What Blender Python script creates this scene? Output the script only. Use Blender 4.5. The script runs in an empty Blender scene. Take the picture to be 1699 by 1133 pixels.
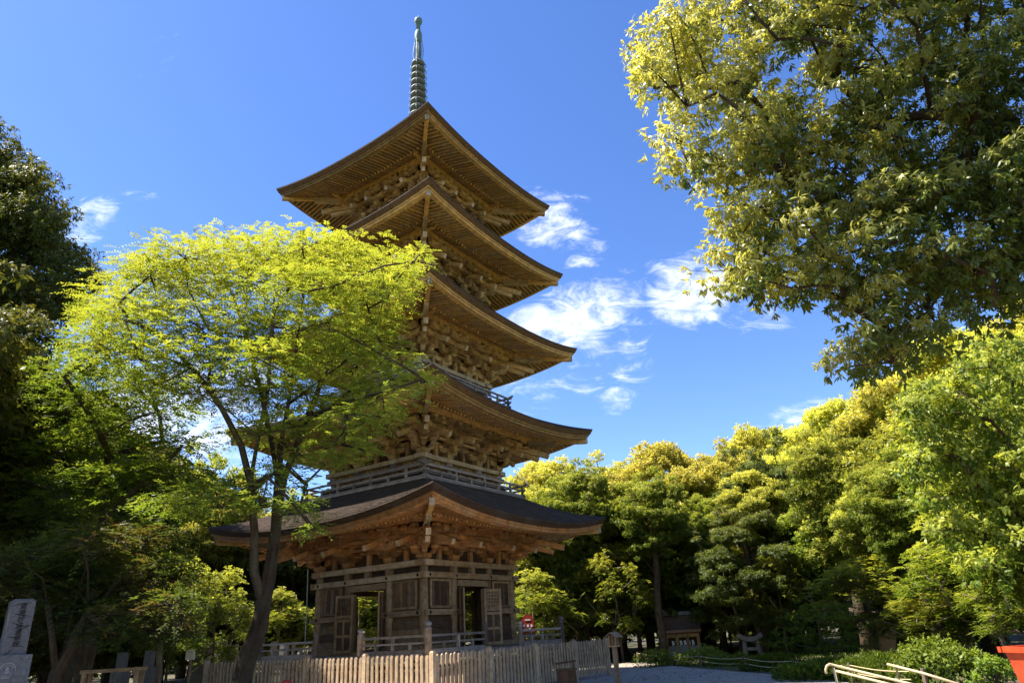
import bpy, math, random
import numpy as np
from mathutils import Vector, Matrix
R = math.radians
sc = bpy.context.scene
C = sc.collection

# ------------------------------------------------------------------ camera
EYE = 1.85
F, PITCH, ROLL = 1132.9, 0.4006, 0.0571          # focal length in px of a 1699 px wide picture
cam = bpy.data.objects.new('camera', bpy.data.cameras.new('camera'))
C.objects.link(cam); sc.camera = cam
cam.data.sensor_width = 36; cam.data.lens = F / 1699 * 36
cam.data.clip_end = 4000; cam.data.clip_start = 0.1
_r0 = Vector((1, 0, 0)); _f = Vector((0, math.cos(PITCH), math.sin(PITCH))); _u0 = Vector((0, -math.sin(PITCH), math.cos(PITCH)))
_c, _s = math.cos(ROLL), math.sin(ROLL)
_r = _c * _r0 - _s * _u0; _u = _s * _r0 + _c * _u0
M3 = Matrix((_r, _u, -_f)).transposed()
cam.matrix_world = Matrix.Translation((0, 0, EYE)) @ M3.to_4x4()

def P(x, y, Y):
    """the world point seen at photo pixel (x, y) at the distance Y along the ground axis"""
    d = _r * ((x - 849.5) / F) + _u * ((566.5 - y) / F) + _f
    d = d * (Y / d.y)
    return np.array((d.x, d.y, d.z + EYE))

# ------------------------------------------------------------------ light
SUN_EL = 57.0
SUN_H = Vector((-0.985, 0.02)).normalized()
SUN_DIR = Vector((SUN_H.x * math.cos(R(SUN_EL)), SUN_H.y * math.cos(R(SUN_EL)), math.sin(R(SUN_EL))))
sun = bpy.data.objects.new('sun', bpy.data.lights.new('sun', 'SUN'))
C.objects.link(sun); sun.data.energy = 4.7; sun.data.angle = R(0.53); sun.data.color = (1, .94, .84)
sun.rotation_euler = SUN_DIR.to_track_quat('Z', 'Y').to_euler()
sun.location = (-60, 0, 60)

class N:
    """small helper to write node trees"""
    def __init__(s, nt): s.nt = nt
    def new(s, t, **kw):
        n = s.nt.nodes.new(t)
        for k, v in kw.items(): setattr(n, k, v)
        return n
    def link(s, a, b): s.nt.links.new(a, b)
    def put(s, v, sock):
        if isinstance(v, bpy.types.NodeSocket): s.link(v, sock)
        else: sock.default_value = v
    def math(s, op, a, b=0.0, c=None, clamp=False):
        n = s.new('ShaderNodeMath', operation=op, use_clamp=clamp)
        s.put(a, n.inputs[0]); s.put(b, n.inputs[1])
        if c is not None: s.put(c, n.inputs[2])
        return n.outputs[0]
    def mixc(s, f, a, b, blend='MIX'):
        n = s.new('ShaderNodeMix', data_type='RGBA', blend_type=blend)
        s.put(f, n.inputs[0]); s.put(a, n.inputs[6]); s.put(b, n.inputs[7])
        return n.outputs[2]
    def noise(s, vec, scale, detail=4, rough=.55, dist=0.0):
        n = s.new('ShaderNodeTexNoise'); n.inputs['Scale'].default_value = scale
        n.inputs['Detail'].default_value = detail; n.inputs['Roughness'].default_value = rough
        n.inputs['Distortion'].default_value = dist
        if vec is not None: s.link(vec, n.inputs['Vector'])
        return n.outputs['Fac']
    def ramp(s, f, stops):
        n = s.new('ShaderNodeValToRGB'); cr = n.color_ramp
        while len(cr.elements) < len(stops): cr.elements.new(.5)
        for e, (p, c) in zip(cr.elements, stops): e.position = p; e.color = (*c, 1) if len(c) == 3 else c
        s.link(f, n.inputs[0]); return n.outputs[0]
    def smooth(s, v, a, b):
        n = s.new('ShaderNodeMapRange', interpolation_type='SMOOTHSTEP')
        s.put(v, n.inputs[0]); n.inputs[1].default_value = a; n.inputs[2].default_value = b
        return n.outputs[0]

w = bpy.data.worlds.new('World'); sc.world = w; w.use_nodes = True
n = N(w.node_tree)
bg = w.node_tree.nodes['Background']; bg.inputs[1].default_value = 0.089
sky = n.new('ShaderNodeTexSky', sky_type='NISHITA')
sky.sun_disc = False; sky.sun_elevation = R(SUN_EL); sky.sun_rotation = math.atan2(SUN_H.x, SUN_H.y)
sky.altitude = 150; sky.air_density = 1.0; sky.dust_density = .25; sky.ozone_density = 3.2
hs = n.new('ShaderNodeHueSaturation'); hs.inputs['Hue'].default_value = .512; hs.inputs['Saturation'].default_value = 1.2; hs.inputs['Value'].default_value = 1.0
n.link(sky.outputs[0], hs.inputs['Color'])
tc = n.new('ShaderNodeTexCoord'); sep = n.new('ShaderNodeSeparateXYZ'); n.link(tc.outputs['Generated'], sep.inputs[0])
yy = n.math('MAXIMUM', sep.outputs[1], .02)
uu = n.math('DIVIDE', sep.outputs[0], yy); vv = n.math('DIVIDE', sep.outputs[2], yy)
cmb = n.new('ShaderNodeCombineXYZ'); n.link(uu, cmb.inputs[0]); n.link(n.math('MULTIPLY', vv, 1.25), cmb.inputs[1])
fb = n.noise(cmb.outputs[0], 8.0, 10, .66, .35)
fb2 = n.noise(cmb.outputs[0], 3.2, 4, .55, .3)
# the fair-weather clouds: direction (as photo pixel), angular half sizes in px, tilt, thickness
CL = [(955, 525, 122, 60, .35, 1.0), (1145, 482, 78, 62, .3, .95), (915, 365, 75, 58, -.5, .74), (1000, 600, 100, 45, .4, .54),
      (1035, 655, 62, 26, .3, .5), (1255, 530, 75, 42, .2, .5), (145, 368, 42, 55, -.6, .8), (1320, 690, 95, 26, .1, .62),
      (880, 640, 120, 60, .5, .5), (300, 690, 210, 130, .2, .82), (265, 85, 95, 60, .3, .16), (960, 415, 50, 40, .2, .52), (230, 325, 40, 12, -.2, .34)]
dens = None
for (px, py, rx, ry, tilt, th) in CL:
    q = P(px, py, 1.0); u0, v0 = q[0], q[2] - EYE
    du = n.math('SUBTRACT', uu, float(u0)); dv = n.math('SUBTRACT', vv, float(v0))
    ct, st = math.cos(tilt), math.sin(tilt)
    k = 1 / (F * math.cos(PITCH)) * (1 + .45 * max(0, v0))
    a = n.math('ADD', n.math('MULTIPLY', du, ct / (rx * k)), n.math('MULTIPLY', dv, st / (rx * k)))
    b = n.math('ADD', n.math('MULTIPLY', du, -st / (ry * k)), n.math('MULTIPLY', dv, ct / (ry * k)))
    d2 = n.math('ADD', n.math('MULTIPLY', a, a), n.math('MULTIPLY', b, b))
    m = n.math('MULTIPLY', n.smooth(d2, 1.6, 0.0), th)
    dens = m if dens is None else n.math('MAXIMUM', dens, m)
fbm = n.math('ADD', n.math('MULTIPLY', fb, .7), n.math('MULTIPLY', fb2, .3))
mp = n.new('ShaderNodeMapping'); mp.inputs['Scale'].default_value = (8, 13, 1); mp.inputs['Rotation'].default_value = (0, 0, -.55); n.link(cmb.outputs[0], mp.inputs[0])
fb3 = n.noise(mp.outputs[0], 1.6, 9, .68, .9)
fbm = n.math('ADD', n.math('MULTIPLY', fbm, .45), n.math('MULTIPLY', fb3, .55))
t = n.math('ADD', dens, n.math('MULTIPLY', n.math('SUBTRACT', fbm, .5), 4.2))
cl = n.smooth(t, .38, 1.5)
cl = n.math('MULTIPLY', cl, n.smooth(dens, .0, .3))
cl = n.math('MULTIPLY', cl, n.smooth(sep.outputs[1], .03, .1))
col = n.mixc(n.math('MULTIPLY', cl, .95), hs.outputs[0], (6.2, 6.35, 6.7, 1))
n.link(col, bg.inputs[0])

sc.view_settings.view_transform = 'Standard'; sc.view_settings.look = 'None'
sc.view_settings.exposure = 1.6; sc.view_settings.gamma = 1
sc.render.engine = 'CYCLES'
cy = sc.cycles
cy.max_bounces = 6; cy.diffuse_bounces = 4; cy.glossy_bounces = 2; cy.transmission_bounces = 4; cy.transparent_max_bounces = 4
cy.caustics_reflective = False; cy.caustics_refractive = False; cy.sample_clamp_indirect = 6
cy.use_denoising = True
try:
    cy.denoiser = 'OPENIMAGEDENOISE'; cy.denoising_prefilter = 'ACCURATE'; cy.denoising_input_passes = 'RGB_ALBEDO_NORMAL'
except Exception: pass

rng = np.random.default_rng(7); random.seed(7)

# ------------------------------------------------------------------ materials
MAT = {}
def base_mat(name):
    m = bpy.data.materials.new(name); m.use_nodes = True
    return m, N(m.node_tree), m.node_tree.nodes['Principled BSDF']
def wood(name, lo, hi, rough=.75, grey=None, bump=.35):
    m, n, b = base_mat(name)
    at = n.new('ShaderNodeAttribute', attribute_name='gco'); ti = n.new('ShaderNodeAttribute', attribute_name='tint')
    oi = n.new('ShaderNodeObjectInfo')
    f = n.noise(at.outputs['Vector'], 1.0, 5, .6, .4)
    col = n.ramp(f, [(.28, lo), (.72, hi)])
    geo = n.new('ShaderNodeNewGeometry')
    blot = n.noise(geo.outputs['Position'], 1.7, 5, .6)
    if grey: col = n.mixc(n.math('MULTIPLY', n.smooth(blot, .40, .62), .85), col, (*grey, 1))
    stain = n.noise(geo.outputs['Position'], 4.5, 6, .7)
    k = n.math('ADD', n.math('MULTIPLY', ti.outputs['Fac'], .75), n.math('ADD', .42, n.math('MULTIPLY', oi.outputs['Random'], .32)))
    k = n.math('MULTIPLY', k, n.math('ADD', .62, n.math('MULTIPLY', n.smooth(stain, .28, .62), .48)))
    mx = n.new('ShaderNodeMix', data_type='RGBA', blend_type='MULTIPLY'); mx.inputs[0].default_value = 1
    cc = n.new('ShaderNodeCombineColor'); [n.link(k, cc.inputs[i]) for i in range(3)]
    n.link(col, mx.inputs[6]); n.link(cc.outputs[0], mx.inputs[7]); n.link(mx.outputs[2], b.inputs['Base Color'])
    b.inputs['Roughness'].default_value = rough; b.inputs['Specular IOR Level'].default_value = .25
    bp = n.new('ShaderNodeBump'); bp.inputs['Strength'].default_value = bump; bp.inputs['Distance'].default_value = .02
    n.link(f, bp.inputs['Height']); n.link(bp.outputs[0], b.inputs['Normal'])
    MAT[name] = m
wood('wood_brown', (.27, .145, .048), (.64, .40, .15), grey=(.38, .28, .17))
wood('wood_bounce', (.30, .125, .036), (.58, .285, .10), grey=(.42, .24, .11))  # warm bounce from the ground painted into the lowest storey's wood
wood('wood_pale', (.34, .24, .135), (.56, .44, .29))
wood('wood_gold', (.46, .26, .075), (.72, .46, .155), grey=(.5, .31, .11))
wood('wood_grey', (.25, .185, .14), (.44, .355, .29), grey=(.36, .30, .26))
wood('wood_ochre', (.30, .175, .06), (.70, .47, .20), grey=(.50, .36, .19))
wood('wood_wall', (.21, .122, .056), (.43, .28, .15), grey=(.34, .235, .14))
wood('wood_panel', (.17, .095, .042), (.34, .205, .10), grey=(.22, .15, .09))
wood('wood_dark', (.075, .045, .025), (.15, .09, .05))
wood('wood_black', (.02, .012, .008), (.06, .035, .022))
wood('wood_fence', (.29, .19, .11), (.56, .40, .25), grey=(.38, .28, .185))
wood('bark', (.022, .014, .008), (.11, .07, .04), rough=.95, grey=(.085, .068, .042), bump=1.0)
wood('bark_pale', (.12, .08, .05), (.28, .20, .135), rough=.95, grey=(.20, .165, .12), bump=1.0)

def rough_mat(name, lo, hi, scale, rough=.85, bump=.4, detail=8, dist=.05, lo2=None):
    m, n, b = base_mat(name)
    geo = n.new('ShaderNodeNewGeometry')
    f = n.noise(geo.outputs['Position'], scale, detail, .65)
    g = n.noise(geo.outputs['Position'], scale * .06, 4, .6)
    col = n.ramp(f, [(.3, lo), (.7, hi)])
    if lo2: col = n.mixc(n.smooth(g, .45, .62), col, (*lo2, 1))
    n.link(col, b.inputs['Base Color']); b.inputs['Roughness'].default_value = rough; b.inputs['Specular IOR Level'].default_value = .3
    bp = n.new('ShaderNodeBump'); bp.inputs['Strength'].default_value = bump; bp.inputs['Distance'].default_value = dist
    n.link(f, bp.inputs['Height']); n.link(bp.outputs[0], b.inputs['Normal'])
    MAT[name] = m
rough_mat('gravel', (.22, .19, .155), (.46, .40, .335), 16, lo2=(.30, .255, .205), bump=.8)
rough_mat('soil', (.05, .04, .025), (.15, .11, .07), 9, lo2=(.07, .09, .03), bump=.8)
rough_mat('stone', (.20, .19, .18), (.36, .34, .32), 14)
rough_mat('stone_mid', (.11, .10, .098), (.18, .165, .16), 30)
rough_mat('stone_dark', (.10, .095, .09), (.20, .19, .18), 14)
rough_mat('plaster_cream', (.42, .37, .30), (.52, .47, .39), 9, bump=.1)
rough_mat('plaster', (.62, .60, .56), (.74, .72, .68), 5, bump=.1)
rough_mat('earth_wall', (.30, .22, .14), (.42, .31, .2), 7, bump=.2)
rough_mat('ink', (.015, .013, .012), (.03, .028, .025), 20, bump=.1)
rough_mat('vermilion', (.36, .04, .012), (.52, .07, .02), 6, rough=.5, bump=.08)
rough_mat('red_paint', (.26, .022, .015), (.36, .04, .022), 9, rough=.55, bump=.08)
rough_mat('white_paint', (.72, .70, .66), (.82, .80, .76), 9, rough=.6, bump=.08)
rough_mat('cream_pipe', (.40, .31, .17), (.58, .47, .28), 6, rough=.5, bump=.08)
rough_mat('steel', (.35, .35, .35), (.5, .5, .5), 20, rough=.35, bump=.05)
rough_mat('rope', (.42, .33, .17), (.58, .47, .27), 40)
rough_mat('bronze', (.055, .06, .055), (.16, .19, .17), 5, rough=.6, lo2=(.14, .22, .19), bump=.2)
rough_mat('bronze_pale', (.09, .10, .085), (.22, .22, .185), 7, rough=.55, lo2=(.12, .17, .15), bump=.2)
rough_mat('roof_brown', (.20, .11, .065), (.36, .22, .14), 12, bump=.5)
def shingle(name, lo, hi, bands, warm=(.14, .108, .085)):
    m, n, b = base_mat(name)
    geo = n.new('ShaderNodeNewGeometry'); mp = n.new('ShaderNodeMapping'); mp.inputs['Scale'].default_value = (1, 1, bands)
    n.link(geo.outputs['Position'], mp.inputs[0])
    f = n.noise(mp.outputs[0], 3.0, 8, .72); g = n.noise(geo.outputs['Position'], .9, 5, .6)
    col = n.ramp(f, [(.3, lo), (.72, hi)]); col = n.mixc(n.math('MULTIPLY', n.smooth(g, .5, .7), .6), col, (*warm, 1))
    n.link(col, b.inputs['Base Color']); b.inputs['Roughness'].default_value = .95; b.inputs['Specular IOR Level'].default_value = .08
    bp = n.new('ShaderNodeBump'); bp.inputs['Strength'].default_value = .7; bp.inputs['Distance'].default_value = .03
    n.link(f, bp.inputs['Height']); n.link(bp.outputs[0], b.inputs['Normal'])
    MAT[name] = m
shingle('shingle', (.05, .036, .028), (.125, .095, .078), 14)
shingle('shingle_edge', (.05, .030, .018), (.15, .085, .05), 22)
shingle('shingle_edge_warm', (.085, .046, .02), (.27, .155, .065), 22, warm=(.22, .125, .055))

def foliage(name, dark, mid, young, trans=.42, gloss=.35, spec=.3):
    m, n, b = base_mat(name)
    ti = n.new('ShaderNodeAttribute', attribute_name='tint'); yo = n.new('ShaderNodeAttribute', attribute_name='young')
    oi = n.new('ShaderNodeObjectInfo')
    col = n.ramp(ti.outputs['Fac'], [(0, dark), (1, mid)])
    col = n.mixc(yo.outputs['Fac'], col, (*young, 1))  # new growth; on the overhanging tree also its painted sunlit side
    hs = n.new('ShaderNodeHueSaturation')
    n.link(n.math('ADD', .488, n.math('MULTIPLY', oi.outputs['Random'], .024)), hs.inputs['Hue'])
    n.link(n.math('ADD', .86, n.math('MULTIPLY', oi.outputs['Random'], .28)), hs.inputs['Value'])
    n.link(col, hs.inputs['Color']); col = hs.outputs[0]
    n.link(col, b.inputs['Base Color']); b.inputs['Roughness'].default_value = gloss; b.inputs['Specular IOR Level'].default_value = spec
    tr = n.new('ShaderNodeBsdfTranslucent')
    n.link(n.mixc(.75, col, (1.75, 1.7, .8, 1), 'MULTIPLY'), tr.inputs[0])
    mx = n.new('ShaderNodeMixShader'); mx.inputs[0].default_value = trans
    n.link(b.outputs[0], mx.inputs[1]); n.link(tr.outputs[0], mx.inputs[2])
    n.link(mx.outputs[0], m.node_tree.nodes['Material Output'].inputs[0])
    MAT[name] = m
foliage('leaf_lime', (.095, .15, .022), (.21, .26, .03), (.36, .35, .045), .42, .5)
foliage('leaf_maple', (.06, .105, .014), (.13, .185, .022), (.25, .28, .035), .42, .5)
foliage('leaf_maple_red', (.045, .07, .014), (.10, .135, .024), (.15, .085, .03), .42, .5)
foliage('leaf_oak', (.05, .08, .010), (.135, .17, .022), (.62, .57, .11), .46, .42, .3)
foliage('leaf_over', (.045, .08, .012), (.12, .17, .024), (.56, .555, .13), .45, .36, .4)
foliage('leaf_dark', (.042, .055, .010), (.10, .115, .02), (.30, .27, .05), .36, .5, .15)
foliage('leaf_bright', (.06, .10, .012), (.15, .20, .022), (.46, .46, .07), .46, .42)
foliage('leaf_conifer', (.04, .065, .012), (.095, .13, .02), (.22, .23, .04), .34, .5)
foliage('leaf_pine', (.035, .06, .008), (.085, .12, .014), (.15, .20, .02), .3, .55, .12)
foliage('leaf_azalea', (.045, .085, .010), (.10, .16, .02), (.24, .30, .03), .35, .5)

# ------------------------------------------------------------------ mesh buffers
class Buf:
    def __init__(s): s.V = []; s.F = []; s.T = []; s.G = []; s.nv = 0; s.mi = []
    def add(s, V, F, tint=None, g=None, mi=0):
        V = np.asarray(V, float); k = len(V)
        s.V.append(V); s.T.append(np.full(k, random.random() if tint is None else tint))
        g = V * 3 if g is None else np.asarray(g, float)
        s.G.append(g + np.array((random.random() * 40, random.random() * 40, random.random() * 40)))
        s.F += [tuple(i + s.nv for i in f) for f in F]; s.mi += [mi] * len(F); s.nv += k
    def hexa(s, p, tint=None, L=None, mi=0):
        """8 points: bottom quad ccw then top quad; x of the grain runs along edge 0-1"""
        p = np.asarray(p, float)
        l = np.linalg.norm(p[1] - p[0]) ; w_ = np.linalg.norm(p[3] - p[0]); h = np.linalg.norm(p[4] - p[0])
        loc = np.array([(0,0,0),(1,0,0),(1,1,0),(0,1,0),(0,0,1),(1,0,1),(1,1,1),(0,1,1)], float) * (l, w_, h)
        o = np.argsort([-l, -w_, -h]); sc_ = np.zeros(3); sc_[o[0]] = .8; sc_[o[1]] = 9; sc_[o[2]] = 9
        s.add(p, [(0,3,2,1),(4,5,6,7),(0,1,5,4),(1,2,6,5),(2,3,7,6),(3,0,4,7)], tint, loc * sc_, mi)
    def box(s, c, d, M=None, tint=None, top=1.0, mi=0):
        x, y, z = d[0]/2, d[1]/2, d[2]/2; t = top
        p = np.array([(-x,-y,-z),(x,-y,-z),(x,y,-z),(-x,y,-z),(-x*t,-y*t,z),(x*t,-y*t,z),(x*t,y*t,z),(-x*t,y*t,z)])
        if M is not None: p = p @ np.asarray(M).T
        s.hexa(p + np.asarray(c, float), tint, mi=mi)
    def beam(s, a, b, w_, h, up=(0, 0, 1), tint=None, h2=None, mi=0):
        a = np.asarray(a, float); b = np.asarray(b, float); d = b - a; d = d / np.linalg.norm(d)
        side = np.cross(d, up); side /= np.linalg.norm(side); u = np.cross(side, d)
        s_, u_ = side * w_ / 2, u * h / 2; u2 = u * (h2 if h2 else h) / 2
        s.hexa([a-s_-u_, b-s_-u2, b+s_-u2, a+s_-u_, a-s_+u_, b-s_+u2, b+s_+u2, a+s_+u_], tint, mi=mi)
    def tube(s, pts, rad, k=8, cap=True, tint=None, mi=0, wob=0):
        pts = np.asarray(pts, float); m = len(pts); rad = np.broadcast_to(np.asarray(rad, float), (m,))
        tan = np.gradient(pts, axis=0); tan /= np.linalg.norm(tan, axis=1)[:, None] + 1e-9
        ref = np.array((0, 0, 1.)) if abs(tan[0][2]) < .9 else np.array((1., 0, 0))
        V = []; G = []; L = 0; gs = max(1.2, 11 * rad[0]); ang = np.arange(k) * 2 * math.pi / k
        for i in range(m):
            if i: L += np.linalg.norm(pts[i] - pts[i-1])
            a_ = np.cross(tan[i], ref); a_ /= np.linalg.norm(a_) + 1e-9; b_ = np.cross(tan[i], a_); ref = -np.cross(tan[i], a_) * 1.0
            ref = np.cross(a_, tan[i]) if np.linalg.norm(np.cross(a_, tan[i])) > 1e-6 else ref
            rr = rad[i] * (1 + wob * np.array([random.uniform(-1, 1) for _ in range(k)])) if wob else np.full(k, rad[i])
            V += list(pts[i] + (np.cos(ang) * rr)[:, None] * a_ + (np.sin(ang) * rr)[:, None] * b_)
            G += [(L * 1.1, math.cos(t_) * gs, math.sin(t_) * gs) for t_ in ang]
        Fc = [(i*k+j, i*k+(j+1) % k, (i+1)*k+(j+1) % k, (i+1)*k+j) for i in range(m-1) for j in range(k)]
        if cap: Fc += [tuple(range(k))[::-1], tuple((m-1)*k + j for j in range(k))]
        s.add(V, Fc, tint, G, mi)
    def lathe(s, prof, c=(0, 0, 0), k=16, tint=None, mi=0):
        c = np.asarray(c, float)
        V = [c + (r_*math.cos(2*math.pi*j/k), r_*math.sin(2*math.pi*j/k), z) for r_, z in prof for j in range(k)]
        m = len(prof)
        Fc = [(i*k+j, i*k+(j+1) % k, (i+1)*k+(j+1) % k, (i+1)*k+j) for i in range(m-1) for j in range(k)]
        Fc += [tuple(range(k))[::-1], tuple((m-1)*k+j for j in range(k))]
        s.add(V, Fc, tint, None, mi)
    def grid(s, A, tint=None, flip=False, mi=0, g=None):
        a, b = A.shape[:2]
        Fc = [(i*b+j, i*b+j+1, (i+1)*b+j+1, (i+1)*b+j) for i in range(a-1) for j in range(b-1)]
        if flip: Fc = [f[::-1] for f in Fc]
        s.add(A.reshape(-1, 3), Fc, tint, g, mi)
    def prism(s, poly, y0, y1, tint=None, mi=0, M=None, c=(0, 0, 0)):
        """extrude a polygon given in (x, z) along y"""
        k = len(poly)
        V = np.array([(x, y0, z) for x, z in poly] + [(x, y1, z) for x, z in poly], float)
        if M is not None: V = V @ np.asarray(M).T
        V = V + np.asarray(c, float)
        Fc = [tuple(range(k)), tuple(range(2*k-1, k-1, -1))] + [(i, i + k, (i+1) % k + k, (i+1) % k) for i in range(k)]
        s.add(V, Fc, tint, None, mi)
    def mesh(s, name, smooth=False):
        me = bpy.data.meshes.new(name)
        me.from_pydata(np.concatenate(s.V).tolist(), [], s.F)
        a = me.attributes.new('tint', 'FLOAT', 'POINT'); a.data.foreach_set('value', np.concatenate(s.T).astype('f4'))
        a = me.attributes.new('gco', 'FLOAT_VECTOR', 'POINT'); a.data.foreach_set('vector', np.concatenate(s.G).astype('f4').ravel())
        if any(s.mi): me.polygons.foreach_set('material_index', s.mi)
        if smooth: me.polygons.foreach_set('use_smooth', [True] * len(s.F))
        return me
    def build(s, name, mats, parent=None, smooth=False, loc=None):
        return link(name, s.mesh(name, smooth), mats, parent, loc)
def link(name, me, mats, parent=None, loc=None, rz=0, scale=None):
    if mats is not None and not me.materials:
        for m in (mats if isinstance(mats, (list, tuple)) else [mats]): me.materials.append(MAT[m])
    o = bpy.data.objects.new(name, me); C.objects.link(o)
    if parent: o.parent = parent
    if loc is not None: o.location = [float(v) for v in loc]
    if rz: o.rotation_euler.z = rz
    if scale is not None: o.scale = (scale,) * 3 if np.isscalar(scale) else scale
    return o
def tag(o, label=None, cat=None, group=None, kind=None):
    if label: o['label'] = label
    if cat: o['category'] = cat
    if group: o['group'] = group
    if kind: o['kind'] = kind
    return o
def thing(name, label, cat, loc=(0, 0, 0), rz=0, group=None):
    o = bpy.data.objects.new(name, None); C.objects.link(o); o.location = [float(v) for v in loc]; o.rotation_euler.z = rz
    o.empty_display_size = .3
    return tag(o, label, cat, group)
def rotz(a): c, s = math.cos(a), math.sin(a); return np.array([(c, -s, 0), (s, c, 0), (0, 0, 1.)])

# ------------------------------------------------------------------ ground
def sheet(name, pts, z, mat):
    b = Buf(); b.add([(x, y, z) for x, y in pts], [tuple(range(len(pts)))]); o = b.build(name, mat); return tag(o, kind='structure')
sheet('ground', [(-1500, -1500), (1500, -1500), (1500, 1500), (-1500, 1500)], 0, 'soil')
sheet('gravel_court', [(-13, 6), (-5, 2), (8, 2), (9.6, 12), (9.4, 18), (8.9, 23.4), (8.3, 27), (7.6, 30), (6.9, 33), (6.4, 36), (5.9, 39.5), (2, 42), (-6, 43), (-13, 41), (-16, 33), (-15, 22)], .006, 'gravel')

# ------------------------------------------------------------------ the pagoda
AX, AY, RZ = -4.43, 29.553, -0.57981
ZG = .35
pag = thing('pagoda', 'five storeyed weathered wooden pagoda with bronze spire and shingled roofs', 'pagoda', (AX, AY, 0), RZ)
E_ = [5.906, 5.757, 5.491, 5.233, 4.963]
ZT = [5.985 + ZG, 10.027 + ZG, 14.118 + ZG, 18.256 + ZG, 22.394 + ZG]
W_ = [2.73, 2.47, 2.17, 1.90, 1.64]
LIFT = [.62, .58, .54, .50, .48]
SIDES = [rotz(i * math.pi / 2) for i in range(4)]
def part(name, parent=pag, label=None):
    o = bpy.data.objects.new(name, None); C.objects.link(o); o.parent = parent; o.empty_display_size = .2
    if label: o['label'] = label
    return o

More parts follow.
